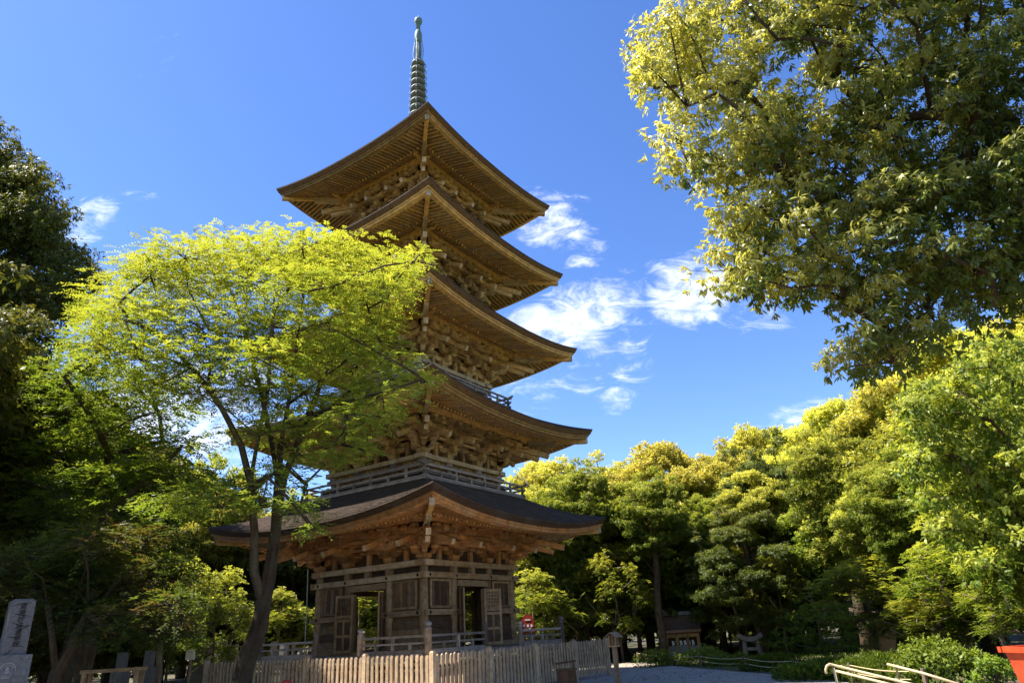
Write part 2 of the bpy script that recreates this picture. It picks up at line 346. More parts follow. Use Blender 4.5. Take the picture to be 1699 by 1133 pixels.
def build_roof(k):
    e, zt, wl, lift = E_[k], ZT[k], W_[k], LIFT[k]
    zmid = zt - lift; pw = wl + .98
    iw = (W_[k+1] + .15) if k < 4 else .35
    rise = 1.95 if k < 4 else 3.6
    def zo(x, half):   # upward sweep of the eaves towards the corners
        s_ = np.minimum(np.abs(x) / np.maximum(half, .01), 1.0); q = np.clip((half - iw) / (e - iw), 0, 1.2)
        return lift * s_ ** 2.3 * q ** 2
    ss = np.linspace(-1, 1, 41); tt = np.linspace(0, 1, 34)
    woodm = 'wood_bounce' if k == 0 else 'wood_brown'
    # shingled skin with its thick layered edge
    b = Buf(); eb = Buf(); so = Buf()
    def ring(half, z, M, n_=ss):
        x = n_ * half
        return np.stack([x, np.full_like(x, -half), z + zo(x, half)], 1) @ M.T
    for M in SIDES:
        A = []
        for q_, t_ in enumerate(tt):
            half = e * (1 - t_) + iw * t_; zz = zmid + rise * (t_ * .78 + .22 * t_ * t_)
            if q_: A.append(ring(half, zz - .014, M))
            A.append(ring(half, zz + .012, M))
        b.grid(np.array(A), .5)
        # edge of the skin: four courses of boards stepping in
        prof = [(0, 0), (0, -.055), (-.025, -.055), (-.025, -.11), (-.05, -.11), (-.05, -.165), (-.08, -.165), (-.08, -.225), (-.45, -.235)]
        A = [ring(e + o_, zmid + z_, M) for o_, z_ in prof]
        b.grid(np.array(A[:2]), .5, flip=True, mi=0); b.grid(np.array(A[1:]), .5, flip=True, mi=1)
        # fascia boards below
        prof = [(-.14, -.226), (-.14, -.30), (-.20, -.30), (-.20, -.40), (-.40, -.41)]
        A = [ring(e + o_, zmid + z_, M) for o_, z_ in prof]
        eb.grid(np.array(A), None, flip=True)
        # soffit boards over both tiers of rafters
        F_ = lambda h: zmid - .43 + .26 * (e - .35 - h)
        B_ = lambda h: F_(e - 1.62) - .07 + .50 * (e - 1.62 - h)
        A = [ring(h, F_(h) + .13, M) for h in (e - .32, e - 1.0, e - 1.7)]
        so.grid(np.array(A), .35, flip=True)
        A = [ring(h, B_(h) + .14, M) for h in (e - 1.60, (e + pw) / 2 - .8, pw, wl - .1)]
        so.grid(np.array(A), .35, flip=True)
    ro = b.build('roof', ['shingle', 'shingle_edge_warm' if k else 'shingle_edge'], pag)
    eb.build('eave_board', 'wood_gold' if k else 'wood_bounce', ro)
    so.build('soffit', 'wood_panel', ro)  # painted darker so the rafters read as lit by bounce
    # rafters, two tiers
    fl = Buf(); ba = Buf(); ki = Buf()
    sp = .205
    for M in SIDES:
        m = int((e - .3) / sp)
        for i in range(-m, m + 1):
            x = (i + .5) * sp
            if abs(x) > e - .42: continue
            h0, h1 = e - .34, max(e - 1.75, abs(x) + .05)
            if h0 - h1 > .12:
                a = np.array((x, -h0, F_(h0) + .065 + zo(x, h0))); c = np.array((x, -h1, F_(h1) + .065 + zo(x, h1)))
                fl.beam(M @ a, M @ c, .085, .125, tint=random.uniform(.5, 1.0))
                d = (a - c) / np.linalg.norm(a - c)
                fl.beam(M @ (a + d * .012), M @ a, .076, .115, mi=1)
            h0, h1 = e - 1.58, max(wl + .1, abs(x) + .05)
            if h0 - h1 > .12:
                a = np.array((x, -h0, B_(h0) + .07 + zo(x, h0))); c = np.array((x, -h1, B_(h1) + .07 + zo(x, h1)))
                ba.beam(M @ a, M @ c, .095, .14, tint=random.uniform(.4, .95))
                d = (a - c) / np.linalg.norm(a - c)
                ba.beam(M @ (a + d * .012), M @ a, .088, .13, mi=1)
        # the beam that carries the flying rafters at the ends of the base rafters
        h = e - 1.66; xs = np.linspace(-h, h, 17)
        for x0, x1 in zip(xs[:-1], xs[1:]):
            z0, z1 = B_(h) + .19 + zo(x0, h), B_(h) + .19 + zo(x1, h)
            ki.beam(M @ (x0, -h, z0), M @ (x1, -h, z1), .13, .10, tint=.6)
    fl.build('flying_rafter_tier', [woodm, 'wood_pale'], ro); ba.build('base_rafter_tier', [woodm, 'wood_gold'], ro); ki.build('rafter_beam', 'wood_gold' if k else 'wood_bounce', ro)
    # hip rafters
    for M in SIDES:
        hb = Buf(); pts = []
        for h in np.linspace(e - .30, pw - .4, 9):
            zz = (F_(h) if h > e - 1.6 else B_(h)) + zo(h, h)
            pts.append((h, -h, zz - .03))
        for a, c in zip(pts[:-1], pts[1:]): hb.beam(M @ a, M @ c, .17, .26, tint=.7)
        a = np.array(pts[0]); c = np.array(pts[1]); d = (a - c) / np.linalg.norm(a - c)
        hb.beam(M @ (a + d * .1), M @ a, .19, .24, mi=1)
        i = 4; a = np.array(pts[i]); c = np.array(pts[i+1]); d = (a - c) / np.linalg.norm(a - c)
        hb.beam(M @ (a + d * .28 - (0, 0, .16)), M @ (c - d * .6 - (0, 0, .16)), .2, .24, mi=1)
        hb.build('hip_rafter', ['wood_gold', 'wood_pale'], ro)
    # eave purlin, crossing at the corners
    zp = B_(pw) + .0
    for M in SIDES:
        pb = Buf(); q = pw + .42
        xs = [-q, -pw * .8, pw * .8, q]; up = [.05, 0, 0, .05]
        for i in range(3):
            pb.beam(M @ (xs[i], -pw, zp - .12 + up[i]), M @ (xs[i+1], -pw, zp - .12 + up[i+1]), .20, .25, tint=.85)
        for sg in (-1, 1):   # carved cloud-shaped nosing
            pb.lathe([(.01, -.16), (.10, -.14), (.15, -.05), (.15, .05), (.10, .14), (.01, .16)], M @ (sg * (q + .1), -pw, zp - .08), 10)
        pb.build('purlin', 'wood_gold' if k else 'wood_bounce', ro)
    return zp - .245

def arm(b, c, L, d, M, w_=.19, h=.22, tint=None):
    """bracket arm of length L along direction d (in plan) with rounded lower ends"""
    x = L / 2
    poly = [(-x, h), (-x, h * .45), (-x + h * .35, h * .1), (-x + h * .9, 0), (x - h * .9, 0), (x - h * .35, h * .1), (x, h * .45), (x, h)]
    ang = math.atan2(d[1], d[0]); b.prism(poly[::-1], -w_ / 2, w_ / 2, tint, M=M @ rotz(ang), c=M @ np.asarray(c, float))
def blk(b, c, M, s_=.25, h=.15, tint=None, a=0.0):
    Mz = M @ rotz(a)
    b.box(M @ (np.asarray(c, float) + (0, 0, h * .72)), (s_, s_, h * .56), Mz, tint)
    b.box(M @ (np.asarray(c, float) + (0, 0, h * .22)), (s_ * .68, s_ * .68, h * .44), Mz, tint, top=1.45)

def bracket_mesh(H, woodm, corner):
    """three-stepped bracket complex; origin on the top plate, outwards is -y. A corner one serves both faces and the diagonal."""
    b = Buf(); I = np.eye(3); s1 = H / 1.5
    b.box((0, 0, .21 * s1), (.40, .40, .18 * s1), tint=.6); b.box((0, 0, .06 * s1), (.28, .28, .12 * s1), tint=.5, top=1.42)
    dirs = [((0, -1), 1.0)] + ([((1, 0), 1.0), ((.7071, -.7071), 1.414)] if corner else [])
    lat = [((1, 0), 1)] + ([((0, 1), 1)] if corner else [])
    zs = [.27 * s1, .60 * s1, .93 * s1]; out = [.34, .67, .98]
    for d, _ in lat: arm(b, (0, 0, zs[0]), 1.15, d, I)
    for dx in (-.5, .5):
        for d, _ in lat: blk(b, (d[0] * dx, d[1] * dx, zs[0] + .19 * s1), I)
    for d, f in dirs:
        px = np.array((-d[1], d[0]))
        ang = math.atan2(d[1], d[0])
        for i in range(3):
            o = out[i] * f
            # projecting arm
            if i < 2: arm(b, (d[0] * (o / 2 - .1), d[1] * (o / 2 - .1), zs[i]), o + .45, d, I)
            blk(b, (d[0] * o, d[1] * o, zs[i] + .19 * s1), I, a=ang)
            if f > 1: continue
            Lw = (1.05, 1.0, 1.1)[i]
            zc = zs[i] + .33 * s1
            if zc + .3 > H: zc = H - .34
            arm(b, (d[0] * o, d[1] * o, zc), Lw, px, I)
            for q in (-.43, 0, .43):
                blk(b, (d[0] * o + px[0] * q, d[1] * o + px[1] * q, zc + .19 * s1), I, .23, min(.15, H - zc - .19 * s1 - .002), a=ang)
        # tail rafter with its pale squared end
        a = np.array((d[0] * (.95 + .42) * f, d[1] * (.95 + .42) * f, zs[1] + .02 * s1)); c = np.array((-d[0] * .1, -d[1] * .1, H - .12))
        b.beam(a, c, .15, .19, tint=.75); dd = (a - c) / np.linalg.norm(a - c)
        b.beam(a + dd * .02, a, .16, .2, tint=.9, mi=1)
        if f > 1:
            a = a + np.array((d[0] * .05, d[1] * .05, .30)); c = c + np.array((0, 0, .16))
            b.beam(a + dd * .45, c, .17, .22, tint=.8); b.beam(a + dd * .47, a + dd * .45, .18, .23, tint=.95, mi=1)
    return b.mesh('bracket_set')

def build_brackets(k, z0, z1, parent):
    wl = W_[k]; woodm = 'wood_bounce' if k == 0 else 'wood_ochre'
    H = z1 - z0
    mc, ms = bracket_mesh(H, woodm, True), bracket_mesh(H, woodm, False)
    for me in (mc, ms): me.materials.append(MAT[woodm]); me.materials.append(MAT['wood_pale'])
    for i, M in enumerate(SIDES):
        for x in (-.4, .4):
            o = link('bracket_set', ms, None, parent, M @ (x * wl, -wl, z0)); o.rotation_euler.z = i * math.pi / 2
        o = link('bracket_set', mc, None, parent, M @ (wl, -wl, z0)); o.rotation_euler.z = i * math.pi / 2
    # the wall between and behind the brackets, with struts, tie beams and ribbed coving
    for M in SIDES:
        b = Buf()
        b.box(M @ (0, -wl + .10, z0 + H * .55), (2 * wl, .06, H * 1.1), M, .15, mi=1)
        for zf in (.42, .72): b.box(M @ (0, -wl, z0 + H * zf), (2 * wl + .5, .15, .12), M)
        for x in (-.7, 0, .7):
            b.box(M @ (x * wl, -wl - .02, z0 + H * .17), (.16, .14, H * .34), M)
            blk(b, np.array((x * wl, -wl - .02, z0 + H * .34)), M, .22, .13)
            if abs(x) < .1 : arm(b, (x * wl, -wl - .02, z0 + H * .43), .7, (1, 0), M)
        for j, o in enumerate((.34, .67)):
            b.box(M @ (0, -wl - o, z0 + H * (.50 + .22 * j)), (2 * (wl + o), .11, .10), M)
        b.build('bracket_wall', ['wood_bounce' if k == 0 else 'wood_brown', 'wood_dark'], parent)
        step = .105; m = int((wl + .5) / step); grp = {}
        for i in range(-m, m + 1):
            x = i * step
            near = min(abs(x - c) for c in (-wl, -.4 * wl, .4 * wl, wl))
            if near < .34: continue
            r_ = grp.setdefault(int(np.searchsorted((-wl, -.4 * wl, .4 * wl, wl), x)), Buf())
            for (o0, z0_, o1, z1_) in ((.70, .80, .97, 1.0), (.36, .60, .66, .74)):
                prev = None
                for u in np.linspace(0, 1, 4):
                    p = np.array((x, -wl - (o0 + (o1 - o0) * u ** 1.6), z0 + H * (z0_ + (z1_ - z0_) * u ** .65) - .01))
                    if prev is not None: r_.beam(M @ prev, M @ p, .05, .07, up=M @ (0, -.7, -.7), tint=.6)
                    prev = p
        for r_ in grp.values(): r_.build('coving_rib', 'wood_bounce' if k == 0 else 'wood_ochre', parent)

def railing(half, z, hgt, parent, gaps=(), post=None, ext=.22, mat='wood_grey', npost=7):
    """balustrade round a square deck: three rails, struts; crossing upturned rail ends at corners"""
    for M in SIDES:
        b = Buf()
        spans = [(-half, half)]
        if gaps: spans = [(-half, gaps[0]), (gaps[1], half)]
        for (x0, x1) in spans:
            full = not gaps
            for (zf, w_, h_, ex) in ((1.0, .075, .075, ext * 1.3), (.58, .065, .06, ext * .8), (.07, .10, .10, ext * .6)):
                a0 = x0 - (ex if full else 0); a1 = x1 + (ex if full else 0)
                zz = z + hgt * zf
                if full and zf == 1.0:
                    b.beam(M @ (x0, -half, zz), M @ (x1, -half, zz), w_, h_)
                    for sg, xe in ((-1, x0), (1, x1)):
                        b.beam(M @ (xe, -half, zz), M @ (xe + sg * ex, -half, zz + .07), w_ * .95, h_ * .95)
                else: b.beam(M @ (a0, -half, zz), M @ (a1, -half, zz), w_, h_)
            m = max(2, int(round((x1 - x0) / (2 * half) * npost)))
            for i in range(m + 1):
                x = x0 + (x1 - x0) * i / m
                b.box(M @ (x, -half, z + hgt * .3), (.085, .085, hgt * .58), M)
                if i % 2 == 0: b.box(M @ (x, -half, z + hgt * .78), (.075, .07, hgt * .38), M)
        b.build('balustrade', mat, parent)

def panel_wall(b, M, x0, x1, y, z0, z1, frame=.07, boards=6, mi_f=0, mi_p=1):
    """a framed panel of vertical boards"""
    b.box(M @ ((x0+x1)/2, y + .03, (z0+z1)/2), (x1-x0, .04, z1-z0), M, .2, mi=mi_p)
    n_ = boards; wdt = (x1 - x0 - 2 * frame) / n_
    for i in range(n_):
        b.box(M @ (x0 + frame + wdt * (i + .5), y + .005, (z0+z1)/2), (wdt * .86, .03, z1 - z0 - 2 * frame), M, mi=mi_p)
    for zc in (z0 + frame/2, z1 - frame/2): b.box(M @ ((x0+x1)/2, y - .012, zc), (x1-x0, .06, frame), M, mi=mi_f)
    for xc in (x0 + frame/2, x1 - frame/2): b.box(M @ (xc, y - .012, (z0+z1)/2), (frame, .056, z1-z0-2*frame), M, mi=mi_f)

# --- ground storey
zdeck = 1.0 + ZG; ztop = 4.06 + ZG
W0 = W_[0]
s0 = part('ground_storey')
bb = Buf(); bb.box((0, 0, .28), (7.6, 7.6, .56)); bb.box((0, 0, .66), (6.6, 6.6, .2)); bb.build('stone_podium', 'stone', s0)
dk = Buf()
for M in SIDES:
    for i in range(42):
        x = -4.15 + i * .2024
        x = max(-4.12, min(4.12, x))
        h = 4.28
        if abs(x) < 2.7: dk.box(M @ (x, -(h + 2.62) / 2, zdeck - .035), (.19, h - 2.62, .07), M)
    dk.box(M @ (0, -4.16, zdeck - .13), (8.4, .14, .12), M); dk.box(M @ (0, -3.2, zdeck - .15), (8.3, .14, .14), M)
    for x in (-4.0, -2.7, -1.3, 1.3, 2.7, 4.0): dk.box(M @ (x, -4.05, .5 * (zdeck - .2)), (.17, .17, zdeck - .2), M)
    for sx in (-1, 1):
        for j in range(8):
            dk.box(M @ (sx * (2.75 + j * .2), -(4.28 + 2.6) / 2, zdeck - .034), (.185, 1.66, .068), M) if sx > 0 else None
dk.build('veranda_deck', 'wood_grey', s0)
# balustrade with onion-topped posts
def giboshi_post(parent, loc, r_, h):
    b = Buf(); b.lathe([(r_, 0), (r_, h * .74), (r_ * 1.12, h * .745), (r_ * 1.12, h * .775), (r_ * .72, h * .79), (r_ * .62, h * .82), (r_ * .95, h * .85), (r_ * 1.1, h * .89), (r_ * .95, h * .94), (r_ * .4, h * .985), (.004, h)], k=14)
    return b.build('post', 'wood_grey', parent, loc=loc, smooth=True)
vr = part('veranda_railing')
for M in SIDES:
    for x0, x1 in ((-4.19, -1.12), (1.12, 4.19)):
        b = Buf()
        for zf, w_, h_ in ((.52, .075, .075), (.31, .07, .06), (.06, .11, .12)): b.beam(M @ (x0, -4.19, zdeck + zf), M @ (x1, -4.19, zdeck + zf), w_, h_)
        for i in range(1, 4):
            x = x0 + (x1 - x0) * i / 4
            b.box(M @ (x, -4.19, zdeck + .2), (.09, .085, .26), M)
            if i == 2: b.box(M @ (x, -4.19, zdeck + .41), (.1, .08, .16), M)
        b.build('rail_set', 'wood_grey', vr)
    for x in (-1.12, 1.12): giboshi_post(vr, M @ (x, -4.19, zdeck), .095, .86)
    giboshi_post(vr, M @ (4.19, -4.19, zdeck), .115, .98)
# walls of the ground storey
zb = zdeck + .12
for M in SIDES:
    for x in (-.4, .4, 1):
        col = Buf(); col.lathe([(.165, zdeck), (.165, 2.6), (.155, ztop - .2)], M @ (x * W0, -W0, 0), 14); col.build('column', 'wood_wall', s0, smooth=True)

zh = 3.06 + ZG + .05     # door head
for i_, M in enumerate(SIDES):
    b = Buf()
    # plates and tie beams, one pair of faces laid a little higher so that they cross cleanly
    dz = .0 if i_ % 2 == 0 else .003
    dy = .0 if i_ % 2 == 0 else .004
    b.box(M @ (0, -W0, ztop - .10 + dz), (2 * W0 + .55 - dy, .46, .20), M, .8, mi=2)          # top plate
    b.box(M @ (0, -W0 - .17, 3.58 + ZG - .04 + dz), (2 * W0 + .62 - dy, .10, .20), M, .75, mi=2) # upper tie
    b.box(M @ (0, -W0 - .16, 2.30 + ZG + dz), (2 * W0 + .56 - dy, .10, .17), M, .6) if False else None
    for x0, x1 in ((-W0 - .28, -.80), (.80, W0 + .28)):
        b.box(M @ ((x0+x1)/2, -W0 - .165, 2.28 + ZG + dz), (x1 - x0 - dy, .10, .19), M, .6)
        b.box(M @ ((x0+x1)/2, -W0 - .15, zdeck + .11 + dz), (x1 - x0 - dy, .13, .20), M, .5)
    for xs_ in (-W0 * .4, W0 * .4, 0):   # struts in the frieze
        b.box(M @ (xs_, -W0 - .06, 3.78 + ZG), (.22, .2, .28), M, .6)
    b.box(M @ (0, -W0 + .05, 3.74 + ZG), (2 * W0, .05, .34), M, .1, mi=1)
    b.box(M @ (0, -W0 - .06, 3.30 + ZG), (1.9, .14, .22), M, .6)                        # door head
    for xs_ in (-.74, .74): b.box(M @ (xs_, -W0 - .06, (zdeck + zh) / 2), (.14, .16, zh - zdeck), M, .5)
    b.box(M @ (0, -W0 - .05, zdeck + .05), (1.4, .18, .10), M, .5)
    # boards over the whole bays, then framed panels
    for x0, x1 in ((-W0 + .14, -W0 * .4 - .14), (W0 * .4 + .14, W0 - .14)):
        panel_wall(b, M, x0 + .10, x1 - .10, -W0 - .07, 2.42 + ZG, 3.42 + ZG, .08, 5, 0, 3)
        b.box(M @ ((x0+x1)/2, -W0 + .02, (zdeck + 3.5 + ZG) / 2), (x1 - x0 + .1, .06, 3.5 + ZG - zdeck), M, .3, mi=3)
        for j in range(3): b.box(M @ ((x0+x1)/2, -W0 - .03, zdeck + .33 + j * .29), (x1 - x0, .05, .27), M, mi=3)
    for sg in (-1, 1): b.box(M @ (sg * (.40 * W0 - .16), -W0 - .03, (zdeck + 3.4 + ZG) / 2), (.25, .05, 3.4 + ZG - zdeck), M, .3, mi=3)
    b.build('wall', ['wood_wall', 'wood_dark', 'wood_pale' if i_ == 0 else 'wood_wall', 'wood_dark' if i_ == 1 else 'wood_panel'], s0)  # left face beams painted paler as sunlit, right face panels darker as shaded
    # nail covers
    nb = Buf()
    for x in (-1, -.4, .4, 1):
        for zz in (3.54 + ZG, 2.28 + ZG):
            if zz < 3 and abs(x) == .4: pass
            c = np.array((x * W0 * (.96 if abs(x) == 1 else 1), -W0 - .215 , zz))
            k_ = 8; V = [M @ (c + (.065 * math.cos(a_), 0, .065 * math.sin(a_))) for a_ in np.arange(8) * math.pi / 4] + [M @ (c + (0, -.04, 0))]
            nb.add(V, [(j, (j+1) % 8, 8) for j in range(8)])
    nb.build('nail_cover', 'ink', s0)
    # two open door leaves
    for sg, ang in ((-1, R(147) if i_ in (0, 2) else R(138)), (1, R(134) if i_ in (0, 2) else R(131))):
        lb = Buf(); wd, hd = .66, zh - zdeck - .12
        I = np.eye(3)
        for zc in (.04, hd * .28, hd * .55, hd * .62, hd - .05): lb.box((wd/2, 0, zc), (wd, .05, .09), tint=.6)
        for xc in (.04, wd - .04): lb.box((xc, 0, hd/2), (.085, .054, hd), tint=.7)
        lb.box((wd/2, 0, hd * .14), (.07, .05, hd * .26)); lb.box((wd/2, 0, hd * .42), (.07, .05, hd * .26))
        lb.box((wd/2, 0, hd * .3), (wd - .1, .018, hd * .58), tint=.35, mi=1)
        for j in range(8): lb.box((.12 + j * (wd - .24) / 7, 0, hd * .8), (.028, .036, hd * .34), tint=.6)
        for j in range(5): lb.box((wd/2, 0, hd * (.66 + j * .06)), (wd - .12, .03, .024), tint=.6)
        lb.box((wd/2, .012, hd * .8), (wd - .1, .012, hd * .36), tint=.1, mi=1)
        o = lb.build('door', ['wood_wall', 'wood_dark'], s0, loc=M @ (sg * .675, -W0 - .14, zdeck + .1))
        base = i_ * math.pi / 2
        o.rotation_euler.z = base + (-ang if sg < 0 else math.pi + ang)
ib = Buf(); ib.box((0, 0, zdeck - .03), (5.3, 5.3, .06), tint=.3); ib.box((0, 0, ztop + .02), (5.3, 5.3, .05), tint=.2)
ib.lathe([(.28, zdeck), (.28, ztop)], (0.55, 0.55, 0), 14); ib.build('interior_floor', 'wood_dark', s0)
zp = build_roof(0); build_brackets(0, ztop, zp, s0)

# --- upper storeys
for k in range(1, 5):
    wl, zt = W_[k], ZT[k]
    st = part('upper_storey')
    zd = zt - 3.10; zw = zt - 2.0
    hb = wl + .80
    d = Buf()
    for i_, M in enumerate(SIDES):
        dz = .003 * (i_ % 2)
        d.box(M @ (0, -(hb - .1), zd - .05 + dz), (2 * hb + .1, .36, .07), M)
        d.box(M @ (0, -(wl + .25), zd - .055 + dz), (2 * wl + .9, .55, .06), M, .3)
        d.box(M @ (0, -(hb - .16), zd - .15 + dz), (2 * hb - .1, .13, .13), M)
        for j in range(9): d.box(M @ (-hb + .2 + j * (2 * hb - .4) / 8, -(hb - .35), zd - .27), (.12, .5, .11), M)
        d.box(M @ (0, -(hb - .5), zd - .36 + dz), (2 * hb - .8, .14, .2), M)
    d.build('balcony_deck', 'wood_grey', st)
    railing(hb - .02, zd, .47, st, npost=7)
    b = Buf()
    for i_, M in enumerate(SIDES):
        dz = .003 * (i_ % 2)
        b.box(M @ (0, -wl + .03, (zd + zw) / 2), (2 * wl, .06, zw - zd), M, .3, mi=1)
        for j in range(24):
            x = -wl + (j + .5) * 2 * wl / 24; b.box(M @ (x, -wl - .01, (zd + zw) / 2), (2 * wl / 24 * .88, .05, zw - zd), M, mi=1)
        b.box(M @ (0, -wl - .03, zw - .09 + dz), (2 * wl + .62, .40, .17), M, .85, mi=2)
        b.box(M @ (0, -wl - .12, zw - .40 + dz), (2 * wl + .52, .13, .15), M, .6)
        b.box(M @ (0, -wl - .13, zd + .42 + dz), (2 * wl + .56, .14, .14), M, .5)
        b.box(M @ (0, -wl - .13, zd + .09 + dz), (2 * wl + .5, .16, .16), M, .5)
        for x in (-.4, .4, 1): b.lathe([(.14, zd), (.14, zw - .34), (.2, zw - .3), (.2, zw - .18)], M @ (x * wl, -wl - .02, 0), 12, mi=0)
        for x in (-.13, .13): b.box(M @ (x * wl, -wl - .06, (zd + zw) / 2 - .05), (.09, .08, zw - zd - .5), M)
    b.build('wall', ['wood_grey', 'wood_brown', 'wood_pale'], st)
    zp = build_roof(k); build_brackets(k, zw, zp, st)

# --- spire
sp_ = part('spire')
def shaft(prof, name, mat='bronze', k=20): b = Buf(); b.lathe(prof, (0, 0, ZG), k); return b.build(name, mat, sp_, smooth=True)
zs0 = 25.3
b = Buf(); b.box((0, 0, zs0 + ZG + .35), (1.5, 1.5, .8)); b.box((0, 0, zs0 + ZG + .8), (1.7, 1.7, .12)); b.build('dew_basin', 'bronze', sp_)
shaft([(.72, zs0 + .86), (.70, zs0 + 1.1), (.5, zs0 + 1.38), (.2, zs0 + 1.5)], 'inverted_bowl')
shaft([(.2, zs0 + 1.5), (.55, zs0 + 1.62), (.68, zs0 + 1.8), (.3, zs0 + 1.86)], 'lotus_ring', 'bronze_pale')
shaft([(.15, zs0 + 1.5), (.145, 31.4), (.12, 33.2)], 'mast')
for i in range(9):
    z = 31.45 - i * .466; r_ = .37 + i * .012
    b = Buf()
    b.lathe([(.15, z - .13), (.2, z - .16), (r_ * .8, z - .09), (r_, z - .05), (r_ * 1.03, z), (r_, z + .05), (r_ * .55, z + .07), (.17, z + .19), (.15, z + .23)], (0, 0, ZG), 20)
    o = b.build('spire_ring', 'bronze_pale', sp_, smooth=True)
    for j in range(4):
        bl = Buf(); a_ = j * math.pi / 2 + .5
        c = np.array((math.cos(a_) * r_, math.sin(a_) * r_, z - .2 + ZG))
        tg = np.array((-math.sin(a_), math.cos(a_), 0)); rad_ = np.array((math.cos(a_), math.sin(a_), 0))
        pts = [c + rad_ * .075 * math.cos(u) * 1.0 + np.array((0, 0, .15)) * math.sin(u) for u in np.linspace(0, 2 * math.pi, 11)]
        bl.tube(pts, .022, 5, cap=False)
        bl.build('ring_ornament', 'bronze', sp_)
shaft([(.17, 31.62), (.24, 31.7), (.2, 31.76)], 'collar', 'bronze_pale')
# water-flame openwork: four pierced blades built of small scrolls
for j in range(4):
    fb_ = Buf(); a_ = j * math.pi / 2 + .35; rd = np.array((math.cos(a_), math.sin(a_), 0)); tg = np.array((-math.sin(a_), math.cos(a_), 0))
    for q in range(15):
        z = 31.75 + q * .098
        wdt = .27 - .10 * abs(q - 6) / 9
        for u in (.45, .8):
            pts = [rd * (wdt * u + .045 * math.cos(th)) + np.array((0, 0, z + .045 * math.sin(th) + ZG + .03 * (u > .5))) for th in np.linspace(0, 5.2, 8)]
            fb_.tube(pts, .013, 4, cap=False)
    pts = [rd * (.27 - .10 * abs(q - 6) / 9 + .05) + np.array((0, 0, 31.72 + q * .1 + ZG)) for q in range(16)]
    fb_.tube(pts, .016, 5)
    fb_.build('water_flame', 'bronze_pale', sp_)
shaft([(.13, 33.1), (.17, 33.16), (.19, 33.3), (.22, 33.5), (.21, 33.75), (.15, 33.95), (.11, 34.05)], 'dragon_jewel')
shaft([(.12, 34.05), (.12, 34.5), (.17, 34.55)], 'neck')
shaft([(.13, 34.5), (.2, 34.6), (.235, 34.76), (.21, 34.9), (.1, 35.0), (.02, 35.08), (.012, 35.25)], 'sacred_jewel')

# a thin lightning conductor hanging from the left eave
lc = Buf(); a = P(511, 944, 27.6); bb_ = P(507, 1064, 27.6); lc.tube([a, (a + bb_) / 2, bb_ * (1, 1, 0) + (0, 0, .02)], .016, 6)
tag(lc.build('lightning_conductor', 'steel'), 'thin pale lightning conductor wire hanging beside the left wall of the pagoda', 'wire')

# ------------------------------------------------------------------ picket fence round the pagoda
FH = 7.80 / math.sqrt(2)
pm = Buf(); pm.prism([(-.053, 0), (.053, 0), (.053, 1.19), (0, 1.235), (-.053, 1.19)], -.02, .02); PICK = pm.mesh('picket'); PICK.materials.append(MAT['wood_fence'])
qm = Buf(); qm.box((0, 0, .70), (.155, .155, 1.4)); qm.box((0, 0, 1.425), (.155, .155, .05), top=.6); POST = qm.mesh('fence_post'); POST.materials.append(MAT['wood_fence'])
def pag_pt(x, y, z): return rotz(RZ) @ np.array((x, y, z)) + (AX, AY, 0)
for side, lab in ((0, 'sunlit run of pale picket fence in front of the pagoda, left of its near corner'), (1, 'shaded grey run of picket fence along the right side of the pagoda')):
    base = pag_pt(*(SIDES[side] @ (0, -FH, 0)))
    t_ = thing('picket_fence', lab, 'fence', base, RZ + side * math.pi / 2, 'picket fence runs round the pagoda')
    nb_ = 4
    L = 2 * FH
    for i in range(nb_ + 1):
        x = -FH + L * i / nb_
        if side == 1 and i == 0: continue
        link('fence_post', POST, None, t_, (x, 0, 0))
    per = 13
    for i in range(nb_):
        x0 = -FH + L * i / nb_
        for j in range(per):
            o = link('picket', PICK, None, t_, (x0 + L / nb_ * (j + .85) / (per + .7) + random.uniform(-.006, .006), -.045, .13 + random.uniform(-.012, .012)))
            o.rotation_euler.y = random.uniform(-.016, .016); o.location.z += random.uniform(-.012, .012)
    for zz in (.26, .94, 1.1):
        b = Buf(); b.beam((-FH, .02, zz), (FH, .02, zz), .05, .075); b.build('rail', 'wood_fence', t_)

